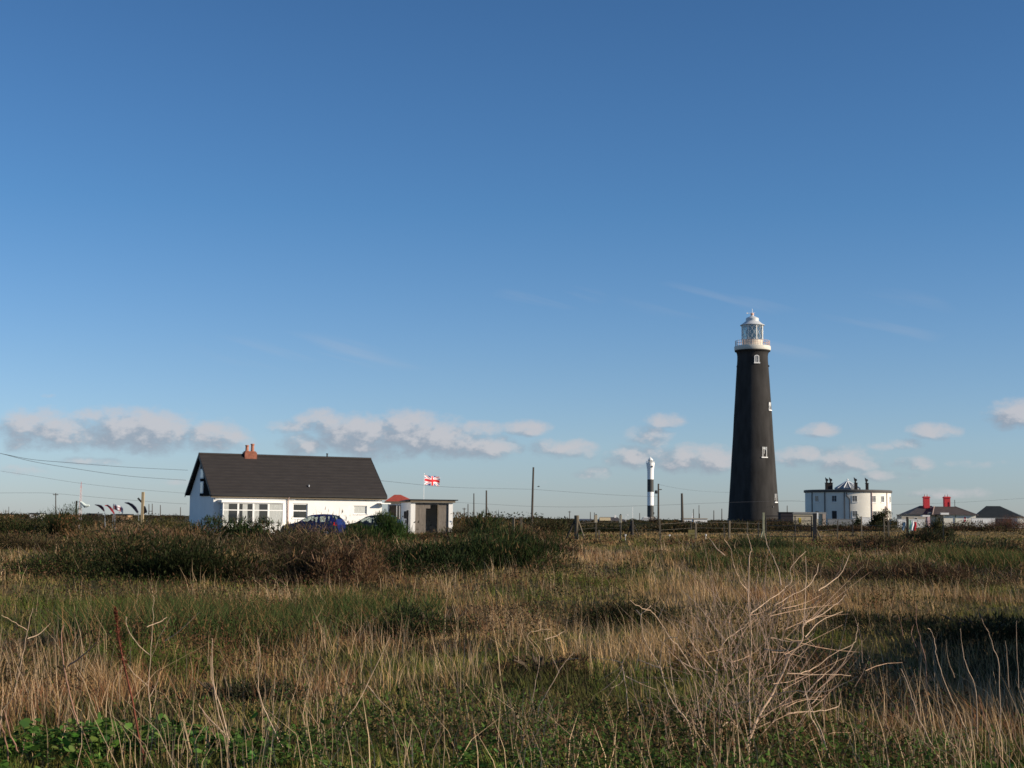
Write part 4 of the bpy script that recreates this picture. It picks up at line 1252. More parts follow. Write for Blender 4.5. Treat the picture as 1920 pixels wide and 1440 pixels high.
def lamp(t_, dx, H_):
    MB().tube([(dx, 0, H_), (dx + .4, 0, H_ + .2), (dx + .7, 0, H_ + .15)], .05, 4).build('arm', PAINTW, t_)
    MB().box(dx + .45, dx + 1.1, -.15, .15, H_ - .1, H_ + .2).build('lamp_head', NW, t_)


upole('small white street lamp right of the cream bungalow', 1173.4, 966, 560, r=.07, name='street_lamp', m_=PAINTW, group=None, extra=lamp)

# ------------------------------------------------------------------ wires
def wire(label, pts, rad=.016):
    """pts: (px, py, D)"""
    V_ = [P(*p) for p in pts]
    out_ = []
    for k in range(len(V_) - 1):       # Catmull-Rom through the points
        p0 = V_[max(k - 1, 0)]; p1 = V_[k]; p2 = V_[k + 1]; p3 = V_[min(k + 2, len(V_) - 1)]
        for q in range(8):
            t_ = q / 8
            out_.append(.5 * ((2 * p1) + (-p0 + p2) * t_ + (2 * p0 - 5 * p1 + 4 * p2 - p3) * t_ * t_ + (-p0 + 3 * p1 - 3 * p2 + p3) * t_ ** 3))
    out_.append(V_[-1])
    o = MB().tube([v - V_[0] for v in out_], rad * .62, 4).build('power_cable', WIREM); o.location = V_[0]
    tag(o, label, 'cable', 'overhead power cables')


wire('upper cable sagging in from the left to the cottage gable', [(-60, 838, 62), (0, 850, 66), (60, 861.5, 71), (130, 867.5, 77), (240, 876, 88), (352, 881.6, 98)])
wire('lower cable sagging in from the left to the cottage gable', [(-60, 838, 62), (0, 850, 66), (60, 865, 71), (130, 877, 77), (240, 892.5, 88), (349, 900.4, 98)])
wire('faint lowest cable behind the lattice mast at left', [(-20, 880, 190), (60, 892, 195), (150, 906, 200), (250, 917, 205), (350, 925, 210)], .022)
wire('far faint cable from the left edge through the crossarm pole', [(-20, 924.5, 330), (60, 924, 330), (104.5, 925.5, 330), (200, 934, 330), (300, 942, 330), (350, 945, 330)], .035)
wire('cable from behind the cottage roof past the union flag', [(712, 901, 110), (760, 906, 118), (815, 911.5, 128), (870, 914.5, 140), (935, 916, 150), (1000, 917.5, 168)], .018)
wire('cable from the tallest pole towards the banded lighthouse', [(1000, 917.5, 170), (1090, 924, 185), (1160, 928.5, 198), (1234, 931.5, 210)], .022)
wire('cable from the transformer pole behind the black lighthouse', [(1236, 908.5, 210), (1262, 914, 240), (1300, 919.5, 270), (1340, 922.5, 300), (1380, 923.5, 330)], .025)
wire('long low faint cable across the gap right of the garage', [(840, 941, 250), (920, 945.5, 250), (1000, 949.5, 250), (1100, 950.5, 250), (1230, 947.5, 250), (1340, 943, 250), (1500, 938, 330)], .024)
wire('faint far cable between black lighthouse and round house', [(1450, 940, 380), (1480, 939.5, 380), (1512, 940.5, 380)], .03)
wire('faint far cable above the red chimney bungalow', [(1668, 946, 420), (1720, 945, 420), (1800, 942, 420), (1925, 934, 420)], .03)

# bird
bb = P(1009.5, 912.5, 140)
bird = MB()
bird.tube([(-.22, 0, 0), (-.08, 0, .02), (.1, 0, .02), (.24, 0, .05)], [.01, .06, .07, .02], 6)
bird.add([(-.02, 0, .03), (.12, 0, .03), (.05, -.45, .18), (-.02, 0, .03), (.12, 0, .03), (.05, .45, .20)], [(0, 1, 2), (3, 5, 4)])
bird.v = [(a * .6, b_ * .6, c_ * .6) for a, b_, c_ in bird.v]
o = bird.build('bird', mat('dark_feathers', (.04, .035, .03), .9)); o.location = bb
tag(o, 'small dark bird flying just right of the tallest pole', 'bird')

# ------------------------------------------------------------------ fence, gate, laundry (distance 80-95)
def fpost(label, px, pytop, D, r=.06, sq=True, m_=POSTW, lean=0., board=None, name='fence_post', group='weathered fence posts across the field'):
    b = base(px, D); H_ = P(px, pytop, D).z - b.z
    t_ = thing(name, label, 'post', b, random.uniform(-.3, .3), group)
    m = MB()
    if sq: m.add([(-r, -r, -.3), (r, -r, -.3), (r, r, -.3), (-r, r, -.3), (-r + lean, -r, H_ - .03), (r + lean, -r, H_), (r + lean, r, H_ - .01), (-r + lean, r, H_ - .02)],
                 [(3, 2, 1, 0), (4, 5, 6, 7), (0, 1, 5, 4), (1, 2, 6, 5), (2, 3, 7, 6), (3, 0, 4, 7)])
    else: m.lathe([(r, -.3), (r * .95, H_ - .05), (r * .7, H_)], 9)
    m.build('shaft', m_, t_, not sq)
    if board:
        w_, z0, z1, mb_ = board
        MB().box(-w_, w_, -r - .05, -r - .003, z0, z1).build('board', mb_, t_)
        MB().box(-w_ * .5, w_ * .5, -r - .02, r, z1 + .003, z1 + .06).build('cap', DARKWOOD, t_)
    return t_, H_


BOARD = mat('cream_board', (.66, .54, .36), .7, .08, 3)
for px, lab in ((1117.5, 'tall post with a cream board, left of the pair framing the far cream bungalow'), (1163.6, 'tall post with a cream board, right of the pair framing the far cream bungalow')):
    D = 84
    b = base(px, D); z0 = P(px, 980, D).z - b.z; z1 = P(px, 965.8, D).z - b.z
    fpost(lab, px, 965.2, D, r=.042, board=(.075, z0, z1, BOARD), name='sign_post', group=None)
D = 80
b = base(1081, D); H_ = P(1081, 966.2, D).z - b.z; s_ = D / F
sp_ = thing('strainer_post', 'stout round strainer post with two slanting struts near the field centre', 'post', b)
MB().lathe([(.13, -.3), (.12, H_ - .25), (.135, H_ - .2), (.135, H_ - .02), (.10, H_)], 12).build('shaft', POSTW, sp_, True)
MB().tube([(-.08, 0, H_ - .25), (-22.5 * s_, -.1, 0)], .06, 5).build('strut', DARKWOOD, sp_); MB().tube([(.08, 0, H_ - .25), (17 * s_, -.3, .0)], .045, 5).build('strut', POSTW, sp_)
D = 104
b = base(1185, D); H_ = P(1185, 975.8, D).z - b.z; s_ = D / F
sp2 = thing('strainer_post', 'dark strainer post with struts just left of the banded lighthouse', 'post', b)
MB().lathe([(.13, -.3), (.12, H_ - .05), (.08, H_)], 10).build('shaft', DARKWOOD, sp2, True)
MB().tube([(0, 0, H_ - .1), (14 * s_, 0, 0)], .04, 5).build('strut', DARKWOOD, sp2); MB().tube([(0, 0, H_ - .1), (-9 * s_, 0, .1)], .04, 5).build('strut', DARKWOOD, sp2)

posts = [(962, 970, 74, 'dark post beside the brown scrub left of the strainer post'), (977, 969, 75, 'dark post touching the scrub edge, nearest the tallest pole'), (1124.6, 993, 80, 'short stub post between the two tall boarded posts'),
         (1238.6, 974.5, 80, 'leaning lit post right of the banded lighthouse'), (1296.5, 976.5, 97, 'pale slim post below the flat white building'), (1305, 981, 82, 'dark and lit post pair right of the flat white building, nearer one'),
         (1358.8, 982, 88, 'slim post left of the black lighthouse foot'), (1367.6, 976, 84, 'dark post in front of the black lighthouse left edge'), (1401.5, 978, 96, 'thin dark post in front of the black lighthouse, left of the gate'),
         (1421, 978, 88, 'short pale post beside the gate hinge post'), (1570, 975.5, 92, 'dark thin post first right of the gate'), (1599.8, 973.8, 104, 'pale slim post in front of the blue grey wall'),
         (1615.8, 968, 108, 'pale post at the foot of the round house drainpipe'), (1658.8, 968.5, 98, 'dark post in front of the big round bush'), (1666.3, 977, 84, 'lit post left of the washing line'),
         (1769, 970, 96, 'pale post right of the washing line bush')]
for px, py, D, lab in posts: fpost(lab, px, py, D, r=.038 + .012 * (D < 86), lean=random.uniform(-.05, .05))


def fence_wire(label, pts):
    V_ = [P(px, 0, D) for px, _, D in pts]
    V_ = []
    for px, hgt, D in pts:
        b_ = base(px, D); V_.append(Vector((b_.x, b_.y, b_.z + hgt)))
    o = MB().tube([v - V_[0] for v in V_], .0042, 4).build('fence_wire', mat('pale_wire', (.20, .18, .15), .5, metal=.3)); o.location = V_[0]
    tag(o, label, 'wire', 'fence wires')


for h_, nm in ((1.05, 'top'), (.72, 'middle'), (.40, 'bottom')):
    fence_wire(nm + ' wire strung from the strainer post to the gate', [(1081, h_, 80), (1117, h_, 83.9), (1163.6, h_ - .02, 83.9), (1238.6, h_ - .05, 80), (1305, h_, 82), (1367.6, h_, 84), (1431, h_, 88)])
    fence_wire(nm + ' wire strung right from the gate past the washing line', [(1529, h_, 88), (1570, h_ - .03, 92), (1615, h_, 90), (1666.3, h_, 84), (1702, h_, 84)])
# gate
DG = 88
ga = base(1432, DG); gb = base(1528, DG)
gz0 = min(ga.z, gb.z)
s_ = DG / F
gp = thing('gate_post', 'lichen pale gate post with brace on the hinge side of the field gate', 'post', ga)
MB().box(-.065, .065, -.06, .06, -.3, P(1432, 961, DG).z - ga.z).build('shaft', mat('lichen_post', (.30, .30, .20), .9, .35, 6), gp)
MB().tube([(-.06, -.02, .62), (-8 * s_, -.1, .05)], .05, 5).build('brace', mat('lichen_post'), gp)
gp2 = thing('gate_post', 'heavy black gate post with brace on the right side of the field gate', 'post', gb)
MB().box(-.10, .10, -.10, .10, -.3, P(1528, 962.5, DG).z - gb.z).build('shaft', BLACK, gp2, bevel=.01)
MB().tube([(.08, -.02, .85), (13 * s_, -.2, .05)], .035, 5).build('brace', POSTW, gp2)
MB().box(.12, .20, -.11, -.03, P(1532, 973, DG).z - gb.z, P(1532, 961.5, DG).z - gb.z).build('plate', PAINTW, gp2)
gt = thing('field_gate', 'five barred metal field gate between the pale and black gate posts', 'gate', (ga.x, DG, gz0))
gl_ = gb.x - ga.x
zt_ = P(1500, 968, DG).z - gz0; zb_ = P(1500, 1006.5, DG).z - gz0
m = MB(); x0, x1 = .14, gl_ - .20; xm = X(1491, DG, 1) - ga.x
for q in range(5):
    z_ = zb_ + (zt_ - zb_) * (q / 4) ** .93
    m.tube([(x0, 0, z_), (x1, 0, z_ + .01)], .024, 6)
m.build('bars', BLACK, gt)
m = MB()
for x_ in (x0, xm, x1): m.tube([(x_, 0, zb_ - .03), (x_, 0, zt_ + .02)], .032, 6)
m.build('uprights', BLACK, gt)
# washing line
DW = 85
for px, py, mm, lab, r_ in ((1702, 969, DARKWOOD, 'dark washing line post', .085), (1705, 973.5, mat('pale_green_paint', (.30, .45, .36), .7), 'pale green washing line prop beside the dark post', .035)):
    b = base(px, DW); H_ = P(px, py, DW).z - b.z
    t_ = thing('line_post', lab, 'post', b); MB().tube([(0, 0, -.3), (0, 0, H_)], [r_, r_ * .8], 8).build('shaft', mm, t_, True)
lz = P(1705, 975.2, DW).z
o = MB().tube([(0, 0, 0), (1.2, 0, -.06), (2.4, 0, 0)], .008, 4).build('washing_line', WIREM); o.location = (X(1692, DW, 1.5), DW, lz); tag(o, 'washing line strung between post and bush', 'line')


def cloth(name, label, px0, px1, pytop, pybot, m_):
    x0, x1 = X(px0, DW, 1.2), X(px1, DW, 1.2); h = P(px0, pytop, DW).z - P(px0, pybot, DW).z
    nx, nz_ = 10, 12; vs = []; fs = []
    for j in range(nz_ + 1):
        for i in range(nx + 1):
            u, v = i / nx, j / nz_
            vs.append(((x1 - x0) * u * (1 - .1 * v) + .02 * math.sin(v * 5), .05 * math.sin(u * 7 + v * 2) * v, -h * v))
    for j in range(nz_):
        for i in range(nx): a = j * (nx + 1) + i; fs.append((a, a + 1, a + nx + 2, a + nx + 1))
    q = MB(); q.v = vs; q.f = fs; q.mi = [0] * len(fs)
    o = q.build(name, m_, None, True); o.location = (x0, DW, P(px0, pytop, DW).z)
    tag(o, label, 'laundry', 'washing on the line')


cloth('blue_towel', 'grey blue towel hanging left of the dark washing line post', 1692.3, 1697.8, 979.5, 994.5, mat('greyblue_towel', (.30, .38, .42), .9))
cloth('green_towel', 'narrow green towel hanging between the green prop and the white sheet', 1705.8, 1708.2, 975.5, 992, mat('green_towel', (.08, .30, .20), .9))
cloth('white_sheet', 'bright white sheet hanging on the washing line', 1707.6, 1714.2, 975.5, 995, mat('white_cloth', (.85, .85, .84), .9))
cloth('red_towel', 'red towel hanging right of the white sheet', 1714, 1718.4, 978.5, 995, mat('red_towel_cloth', (.50, .015, .03), .9))
for px, py, D, lab in ((1172.7, 1003.5, 78, 'small white marker stub in the grass below the banded lighthouse'), (1255.5, 1003.5, 84, 'small pale bucket in the field left of the centre fence posts'), (1323.5, 1003, 84, 'tiny pale marker in the grass left of the black lighthouse')):
    b = base(px, D); z_ = P(px, py, D).z - b.z
    q = MB(); q.lathe([(.012, -.1), (.012, z_ - .04), (.05, z_ - .035), (.055, z_ + .02), (.0301, z_ + .035)], 12)
    o = q.build('marker', PAINTW, None, True); o.location = b; tag(o, lab, 'marker')
o = MB().box(-.20, .20, -.04, .04, 0, .62).build('yellow_board', mat('yellow_green_board', (.20, .17, .06), .8, .3, 4)); b = base(1297, 84); o.location = b; tag(o, 'faded yellow green board leaning on the fence below the flat white building', 'board')

# ------------------------------------------------------------------ bushes
GD = (.036, .045, .018); GM_ = (.060, .080, .026); BR = (.150, .090, .045); RU = (.21, .105, .05); BK = (.035, .034, .020); TW = (.22, .145, .085); OL = (.085, .075, .030)


def shrub(name, label, cat, px, D, wpx, pytop, depth, n, leaf, col, wid=.25, up=.45, cols=None, seed=0, matn='leaf', group=None, twigs=0, shell=.3):
    b = base(px, D)
    w_ = wpx * D / F; H_ = P(px, pytop, D).z - b.z
    t_ = thing(name, label, cat, b, 0, group)
    leafy('foliage', t_, (0, 0, -.05), (w_ * .52, depth, H_ * .92), n, leaf, col, seed, matn, up, shell, wid, cols)
    r_ = random.Random(seed); q = MB()
    for k in range(9):
        a = r_.uniform(0, 6.28); rr_ = r_.uniform(.2, .75)
        q.tube([(0.2 * w_ * math.cos(a) * .3, .1 * math.sin(a), -.1), (w_ * .25 * rr_ * math.cos(a), depth * .4 * rr_ * math.sin(a), H_ * .4), (w_ * .45 * rr_ * math.cos(a), depth * .8 * rr_ * math.sin(a), H_ * r_.uniform(.6, .85))], [.035, .022, .008], 4)
    q.build('stems', mat('dead_stem', (.09, .065, .042), .9), t_)
    if twigs:
        rg = np.random.default_rng(seed + 99)
        p0 = np.stack([rg.normal(0, w_ * .27, twigs), rg.normal(0, depth * .5, twigs), rg.uniform(.35, .95, twigs) * H_], 1)
        ctr = 1 - np.minimum(1, np.abs(p0[:, 0]) / (w_ * .6)) ** 2
        p0[:, 2] *= ctr * .9 + .1
        dv = rg.normal(0, 1, (twigs, 3)); dv[:, 2] = np.abs(dv[:, 2]) * .5; dv /= np.linalg.norm(dv, axis=1)[:, None]
        blades('twigs', p0, rg.uniform(.12, .38, twigs), rg.uniform(.010, .017, twigs) * max(1, D / 45), None, jitter(TW, twigs, .3), MATS['twig'], t_, dirv=dv)['kind'] = 'stuff'
    return t_


SH = [
 ('gorse_bush', 'dark olive gorse filling the gap between the bramble heap and the cottage gable', 345, 68, 140, 969, 1.3, 14000, .10, GD, .35, .45, (BR, .3), 0),
 ('scrub_bush', 'brown tangled scrub behind the wide dark gorse mound at left', 60, 52, 240, 990, 1.5, 16000, .09, (.075, .058, .030), .3, .4, (GD, .4), 200),
 ('scrub_bush', 'olive brown scrub rising behind the near black gorse bank', 395, 50, 230, 982, 1.4, 18000, .09, (.055, .050, .025), .3, .45, (BR, .35), 200),
 ('dead_gorse', 'brown dead gorse crest just below the blue car', 565, 52, 220, 981, 1.3, 17000, .09, (.095, .065, .038), .22, .4, (OL, .3), 400),
 ('gorse_bush', 'dark green gorse hump just right of the brown crest', 690, 51, 140, 990, 1.3, 12000, .09, GD, .32, .45, (BR, .2), 0),
 ('scrub_bush', 'mixed brown scrub under the garage doorway', 830, 76, 130, 988, 1.3, 11000, .12, (.060, .052, .026), .3, .45, (BR, .35), 100),
 ('scrub_bush', 'rusty scrub edge right of the rushy gorse', 992, 66, 100, 984, 1.2, 10000, .10, (.105, .070, .038), .28, .4, (GD, .35), 200),
 ('scrub_bush', 'low dark hedge below the far cream bungalow', 1140, 132, 150, 985.5, 2.0, 7000, .20, (.035, .036, .018), .4, .4, (BR, .25), 0),
 ('scrub_bush', 'dark scrub patch right of the banded lighthouse', 1285, 142, 190, 978.5, 2.0, 9000, .21, (.036, .036, .018), .4, .4, (BR, .3), 0),
 ('scrub_bush', 'brown scrub hiding the foot of the black lighthouse', 1400, 205, 150, 972.5, 2.5, 9000, .28, (.085, .060, .034), .4, .4, (GD, .4), 0),
 ('scrub_bush', 'dark reddish scrub seen through the field gate', 1490, 180, 130, 980, 2.2, 8000, .25, (.060, .044, .026), .4, .4, (GD, .4), 0),
 ('scrub_bush', 'reddish brown scrub below the blue grey wall', 1590, 165, 150, 984, 2.2, 8000, .23, (.070, .046, .028), .4, .4, (GD, .4), 0),
 ('scrub_bush', 'low red brown scrub in front of the white wall right of the bungalow', 1810, 190, 150, 981, 2.2, 8000, .25, (.080, .050, .032), .4, .4, (GD, .3), 0),
 ('gorse_bush', 'low dark green gorse clump at the far left edge', 35, 72, 160, 961, 1.6, 16000, .13, GD, .22, .45, (BR, .3), 0),
 ('hawthorn_bush', 'rounded dark bush with rusty right side under the windsock', 126, 70, 88, 950, 1.2, 16000, .11, GD, .25, .35, (RU, .35), 0),
 ('bramble_heap', 'heap of dead pale brown bramble stems below the feather flags', 250, 60, 250, 982, 1.6, 5000, .16, BR, .12, .2, (TW, .4), 1100),
 ('scrub_bush', 'small olive scrub bush beneath the carved timber post', 285, 90, 150, 968, 1.2, 4000, .14, OL, .3, .4, (GD, .5), 0),
 ('gorse_bush', 'wide dark gorse mound at lower left of the dead bramble heap', 115, 39, 260, 1008, 1.7, 12000, .085, GD, .32, .45, (BR, .18), 0),
 ('gorse_bush', 'long near black gorse bank below the cottage gable', 330, 35.5, 340, 1004, 1.9, 38000, .085, (.028, .035, .015), .32, .45, (BR, .16), 0),
 ('dead_gorse', 'large brown dead gorse mass in front of the cottage front door side', 575, 36.5, 240, 980, 1.7, 34000, .085, (.085, .060, .038), .2, .35, (GD, .35), 1200),
 ('dead_gorse', 'rusty dead gorse tuft on the right shoulder of the big brown mass', 655, 35.5, 140, 1004, 1.2, 15000, .09, (.125, .075, .042), .2, .3, (TW, .3), 600),
 ('gorse_bush', 'dark green bush growing up in front of the bay window', 462, 64, 112, 957.5, 1.2, 15000, .11, (.034, .050, .020), .42, .55, (BR, .2), 0),
 ('broom_bush', 'bright green broom bush in front of the black car', 708, 63, 135, 973, 1.2, 20000, .20, (.045, .075, .024), .12, .75, (GM_, .4), 0),
 ('gorse_bush', 'dark bank of gorse below the open garage', 800, 40, 250, 1006, 1.6, 28000, .09, (.027, .038, .016), .32, .45, (BR, .1), 0),
 ('rush_bank', 'tall dark green rushy gorse at the right end of the left hand bank', 925, 41, 190, 983, 1.5, 26000, .17, (.036, .050, .020), .13, .7, (BR, .12), 120),
 ('scrub_bush', 'rusty brown scrub rising behind the garage right pillar', 900, 112, 150, 961, 1.8, 6000, .20, (.13, .085, .04), .3, .4, (OL, .5), 0),
 ('bramble_heap', 'dark reddish bramble tangle at the foot of the strainer post', 1030, 58, 120, 1014, 1.4, 7000, .13, (.10, .058, .038), .15, .25, (TW, .25), 700),
 ('scrub_bush', 'dark scrub between the tallest pole and the strainer post', 1015, 100, 120, 969, 1.5, 5000, .18, (.055, .050, .024), .3, .4, (BR, .3), 0),
 ('rush_clump', 'dark green rush clump in front of the black lighthouse', 1415, 54, 200, 1008, 1.6, 9000, .26, (.045, .060, .026), .07, .85, (OL, .3), 300),
 ('heather_patch', 'brown heather patch, left part of the brown bank on the right', 1600, 38, 170, 1052, 1.0, 7000, .10, (.10, .065, .040), .15, .5, (BK, .3), 400),
 ('heather_patch', 'darker brown heather patch, middle of the brown bank on the right', 1740, 37, 220, 1048, 1.2, 9000, .10, (.075, .048, .030), .15, .5, (BK, .4), 500),
 ('heather_patch', 'brown heather patch, cut by the right edge of the view', 1895, 37, 180, 1054, 1.2, 7000, .10, (.10, .065, .040), .15, .5, (BK, .3), 300),
 ('bramble_bush', 'dark green bramble bush at the right edge under the dark roofed house', 1850, 56, 210, 1005, 1.4, 8000, .13, (.045, .052, .026), .35, .4, (BR, .3), 0),
 ('bramble_bush', 'brownish bush left of centre between gate and washing line', 1640, 62, 150, 998, 1.2, 6000, .13, (.085, .060, .034), .3, .4, (GD, .3), 300),
 ('garden_bush', 'dark leaning bush right of the washing line', 1752, 100, 52, 960, 1.0, 5500, .14, (.040, .044, .024), .4, .4, (OL, .3), 0),
 ('scrub_bush', 'low dark scrub beneath the washing', 1735, 84, 120, 985, 1.2, 5000, .16, (.036, .038, .022), .3, .4, (BR, .2), 0),
 ('bare_shrub', 'reddish bare shrub in front of the dark roofed house', 1885, 260, 90, 964, 3.0, 4000, .6, (.14, .075, .055), .06, .5, (BR, .3), 0),
 ('garden_bush', 'big round dark green bush at the sunlit foot of the round house', 1655, 280, 50, 959.5, 2.4, 6500, .34, (.045, .050, .024), .4, .35, (BR, .3), 0),
 ('garden_bush', 'small square dark bush left of the big round bush', 1608, 300, 17, 968.5, 1.0, 1800, .3, (.03, .04, .02), .4, .4, None, 0),
 ('scrub_bush', 'small dark windblown bush at the foot of the banded lighthouse', 1233, 420, 26, 969, 2.0, 2000, .5, (.07, .045, .03), .3, .3, None, 0),
 ('dark_bramble', 'low dark bramble patch with green tips near the picture centre', 815, 23.5, 190, 1132, .9, 9000, .055, (.032, .040, .020), .4, .4, (GM_, .3), 0),
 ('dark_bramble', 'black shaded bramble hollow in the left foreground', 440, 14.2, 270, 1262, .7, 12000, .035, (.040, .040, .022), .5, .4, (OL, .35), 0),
 ('dark_bramble', 'dark low clump in front of the straw band at centre right', 1180, 26, 190, 1118, .8, 8000, .05, (.036, .042, .020), .35, .4, (BR, .2), 0),
 ('dark_bramble', 'small dark clump of bramble at the left edge of the foreground', 20, 17, 150, 1190, .6, 6000, .045, (.055, .050, .034), .35, .4, (BR, .3), 0),
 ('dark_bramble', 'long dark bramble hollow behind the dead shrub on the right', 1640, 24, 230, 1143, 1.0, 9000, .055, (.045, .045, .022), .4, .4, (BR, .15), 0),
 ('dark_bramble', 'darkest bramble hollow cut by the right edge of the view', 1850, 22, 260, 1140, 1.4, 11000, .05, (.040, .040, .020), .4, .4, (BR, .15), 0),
 ('dark_bramble', 'brown dock and bramble patch to the right of the picture centre', 1010, 15.5, 190, 1222, .5, 6000, .04, (.075, .055, .033), .4, .4, (BR, .4), 0),
]
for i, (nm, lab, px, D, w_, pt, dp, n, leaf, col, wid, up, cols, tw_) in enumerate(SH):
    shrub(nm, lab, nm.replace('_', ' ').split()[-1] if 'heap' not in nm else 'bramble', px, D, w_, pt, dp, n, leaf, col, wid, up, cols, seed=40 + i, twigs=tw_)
# the thicket just outside the right edge whose long shadow falls across the hollow
for i, (x_, y_, w_, h_) in enumerate([(8.5, 14.2, 1.5, 2.0), (10.4, 17.8, 1.7, 2.2), (12.3, 21.6, 2.0, 2.3)]):
    t_ = thing('tall_thicket', ['nearest thicket bush beyond the right edge', 'middle thicket bush beyond the right edge', 'farthest thicket bush beyond the right edge'][i], 'bush', (x_, y_, .05), 0)
    leafy('foliage', t_, (0, 0, 0), (w_ * 1.1, 2.6, h_ * .9), 30000, .13, GD, 300 + i, wid=.6)
    MB().tube([(0, 0, -.1), (.1, .2, h_ * .5), (.3, 0, h_ * .8)], [.06, .04, .01], 5).build('stem', DARKWOOD, t_)


# ------------------------------------------------------------------ grass and ground cover
def patchf(px, py, rx, ry, D=None):
    g = G(px, py)
    g2 = G(px, py + ry)
    return (g.x, g.y, rx * g.y / F, max(.5, g.y - g2.y))


def field(x, y, patches):
    o = np.zeros(len(x))
    for (cx_, cy_, rx, ry) in patches:
        d = ((x - cx_) / rx) ** 2 + ((y - cy_) / ry) ** 2
        o = np.maximum(o, np.clip(1.25 - d, 0, 1))
    return o


GREENP = [patchf(*a) for a in [(420, 1185, 240, 40), (150, 1140, 130, 28), (700, 1165, 90, 16), (1120, 1105, 130, 14), (1230, 1165, 80, 14), (1500, 1085, 110, 8), (300, 1240, 120, 22), (960, 1120, 80, 14), (1180, 1075, 60, 6), (1650, 1125, 90, 8), (600, 1110, 60, 10), (1860, 1120, 80, 10)]]
LUSH = [(-3.0, 9.6, 2.6, 1.6), (-.2, 9.8, 2.6, 1.3), (2.6, 9.6, 2.5, 1.5), (2.9, 12.6, .9, 1.2), (.9, 12.5, 1.3, 1.3), (-1.2, 10.2, 1.5, 1.2), (-2.9, 10.8, .9, .8)]
STRAWP = [patchf(*a) for a in [(650, 1290, 330, 40), (1500, 1130, 380, 26), (1150, 1045, 220, 24), (1700, 1175, 230, 18), (900, 1150, 160, 16), (250, 1290, 160, 30), (1150, 1250, 200, 30), (1250, 1200, 120, 20), (820, 1060, 100, 10), (1600, 1060, 180, 8)]]
BAREP = [(c[0], c[1] - .3, c[2], c[3]) for c in [patchf(*a) for a in [(440, 1372, 95, 26), (1290, 1215, 40, 8)]]]


def scatter(n, y0, y1, pw=1.0, margin=1.12):
    """points in the view wedge, density falling with distance"""
    u = rng.random(n)
    y = y0 * (y1 / y0) ** (u ** pw)
    hw = (y * .375 + .6) * margin
    x = rng.uniform(-1, 1, n) * hw + .01 * y
    return x, y


STRAW = np.array((.50, .335, .165)); STRAW2 = np.array((.23, .135, .062)); GRN = np.array((.075, .110, .024)); GRN2 = np.array((.155, .150, .038)); RUST = np.array((.20, .095, .048)); DKB = np.array((.055, .045, .026))
WX, WY = -.30, .10      # lean: the sea wind pushes tips left


def hsh(i, j, k):
    return _lat[(i * 7 + k * 31) % 256, (j * 13 + k * 17) % 256]


def tuft(x, y, cell, pull):
    i = np.floor(x / cell).astype(int); j = np.floor(y / cell).astype(int)
    cx_ = (i + hsh(i, j, 1)) * cell; cy_ = (j + hsh(i, j, 2)) * cell
    nx_ = x + (cx_ - x) * pull; ny_ = y + (cy_ - y) * pull
    return nx_, ny_, (nx_ - cx_) / cell, (ny_ - cy_) / cell, hsh(i, j, 3), hsh(i, j, 4)


FOOT = []
for (nm, lab, px, D, w_, pt, dp, *_r) in SH:
    if D < 80: FOOT.append((X(px, D, .5), D - 1.0, w_ * D / F * .50, dp + 1.5))
SHRUBP = [(1.9, 13.2, 1.5, 3.8)]
SHADEP = [(7.2, 20.0, 2.6, 5.0), (6.4, 15.5, 1.1, 3.0)]


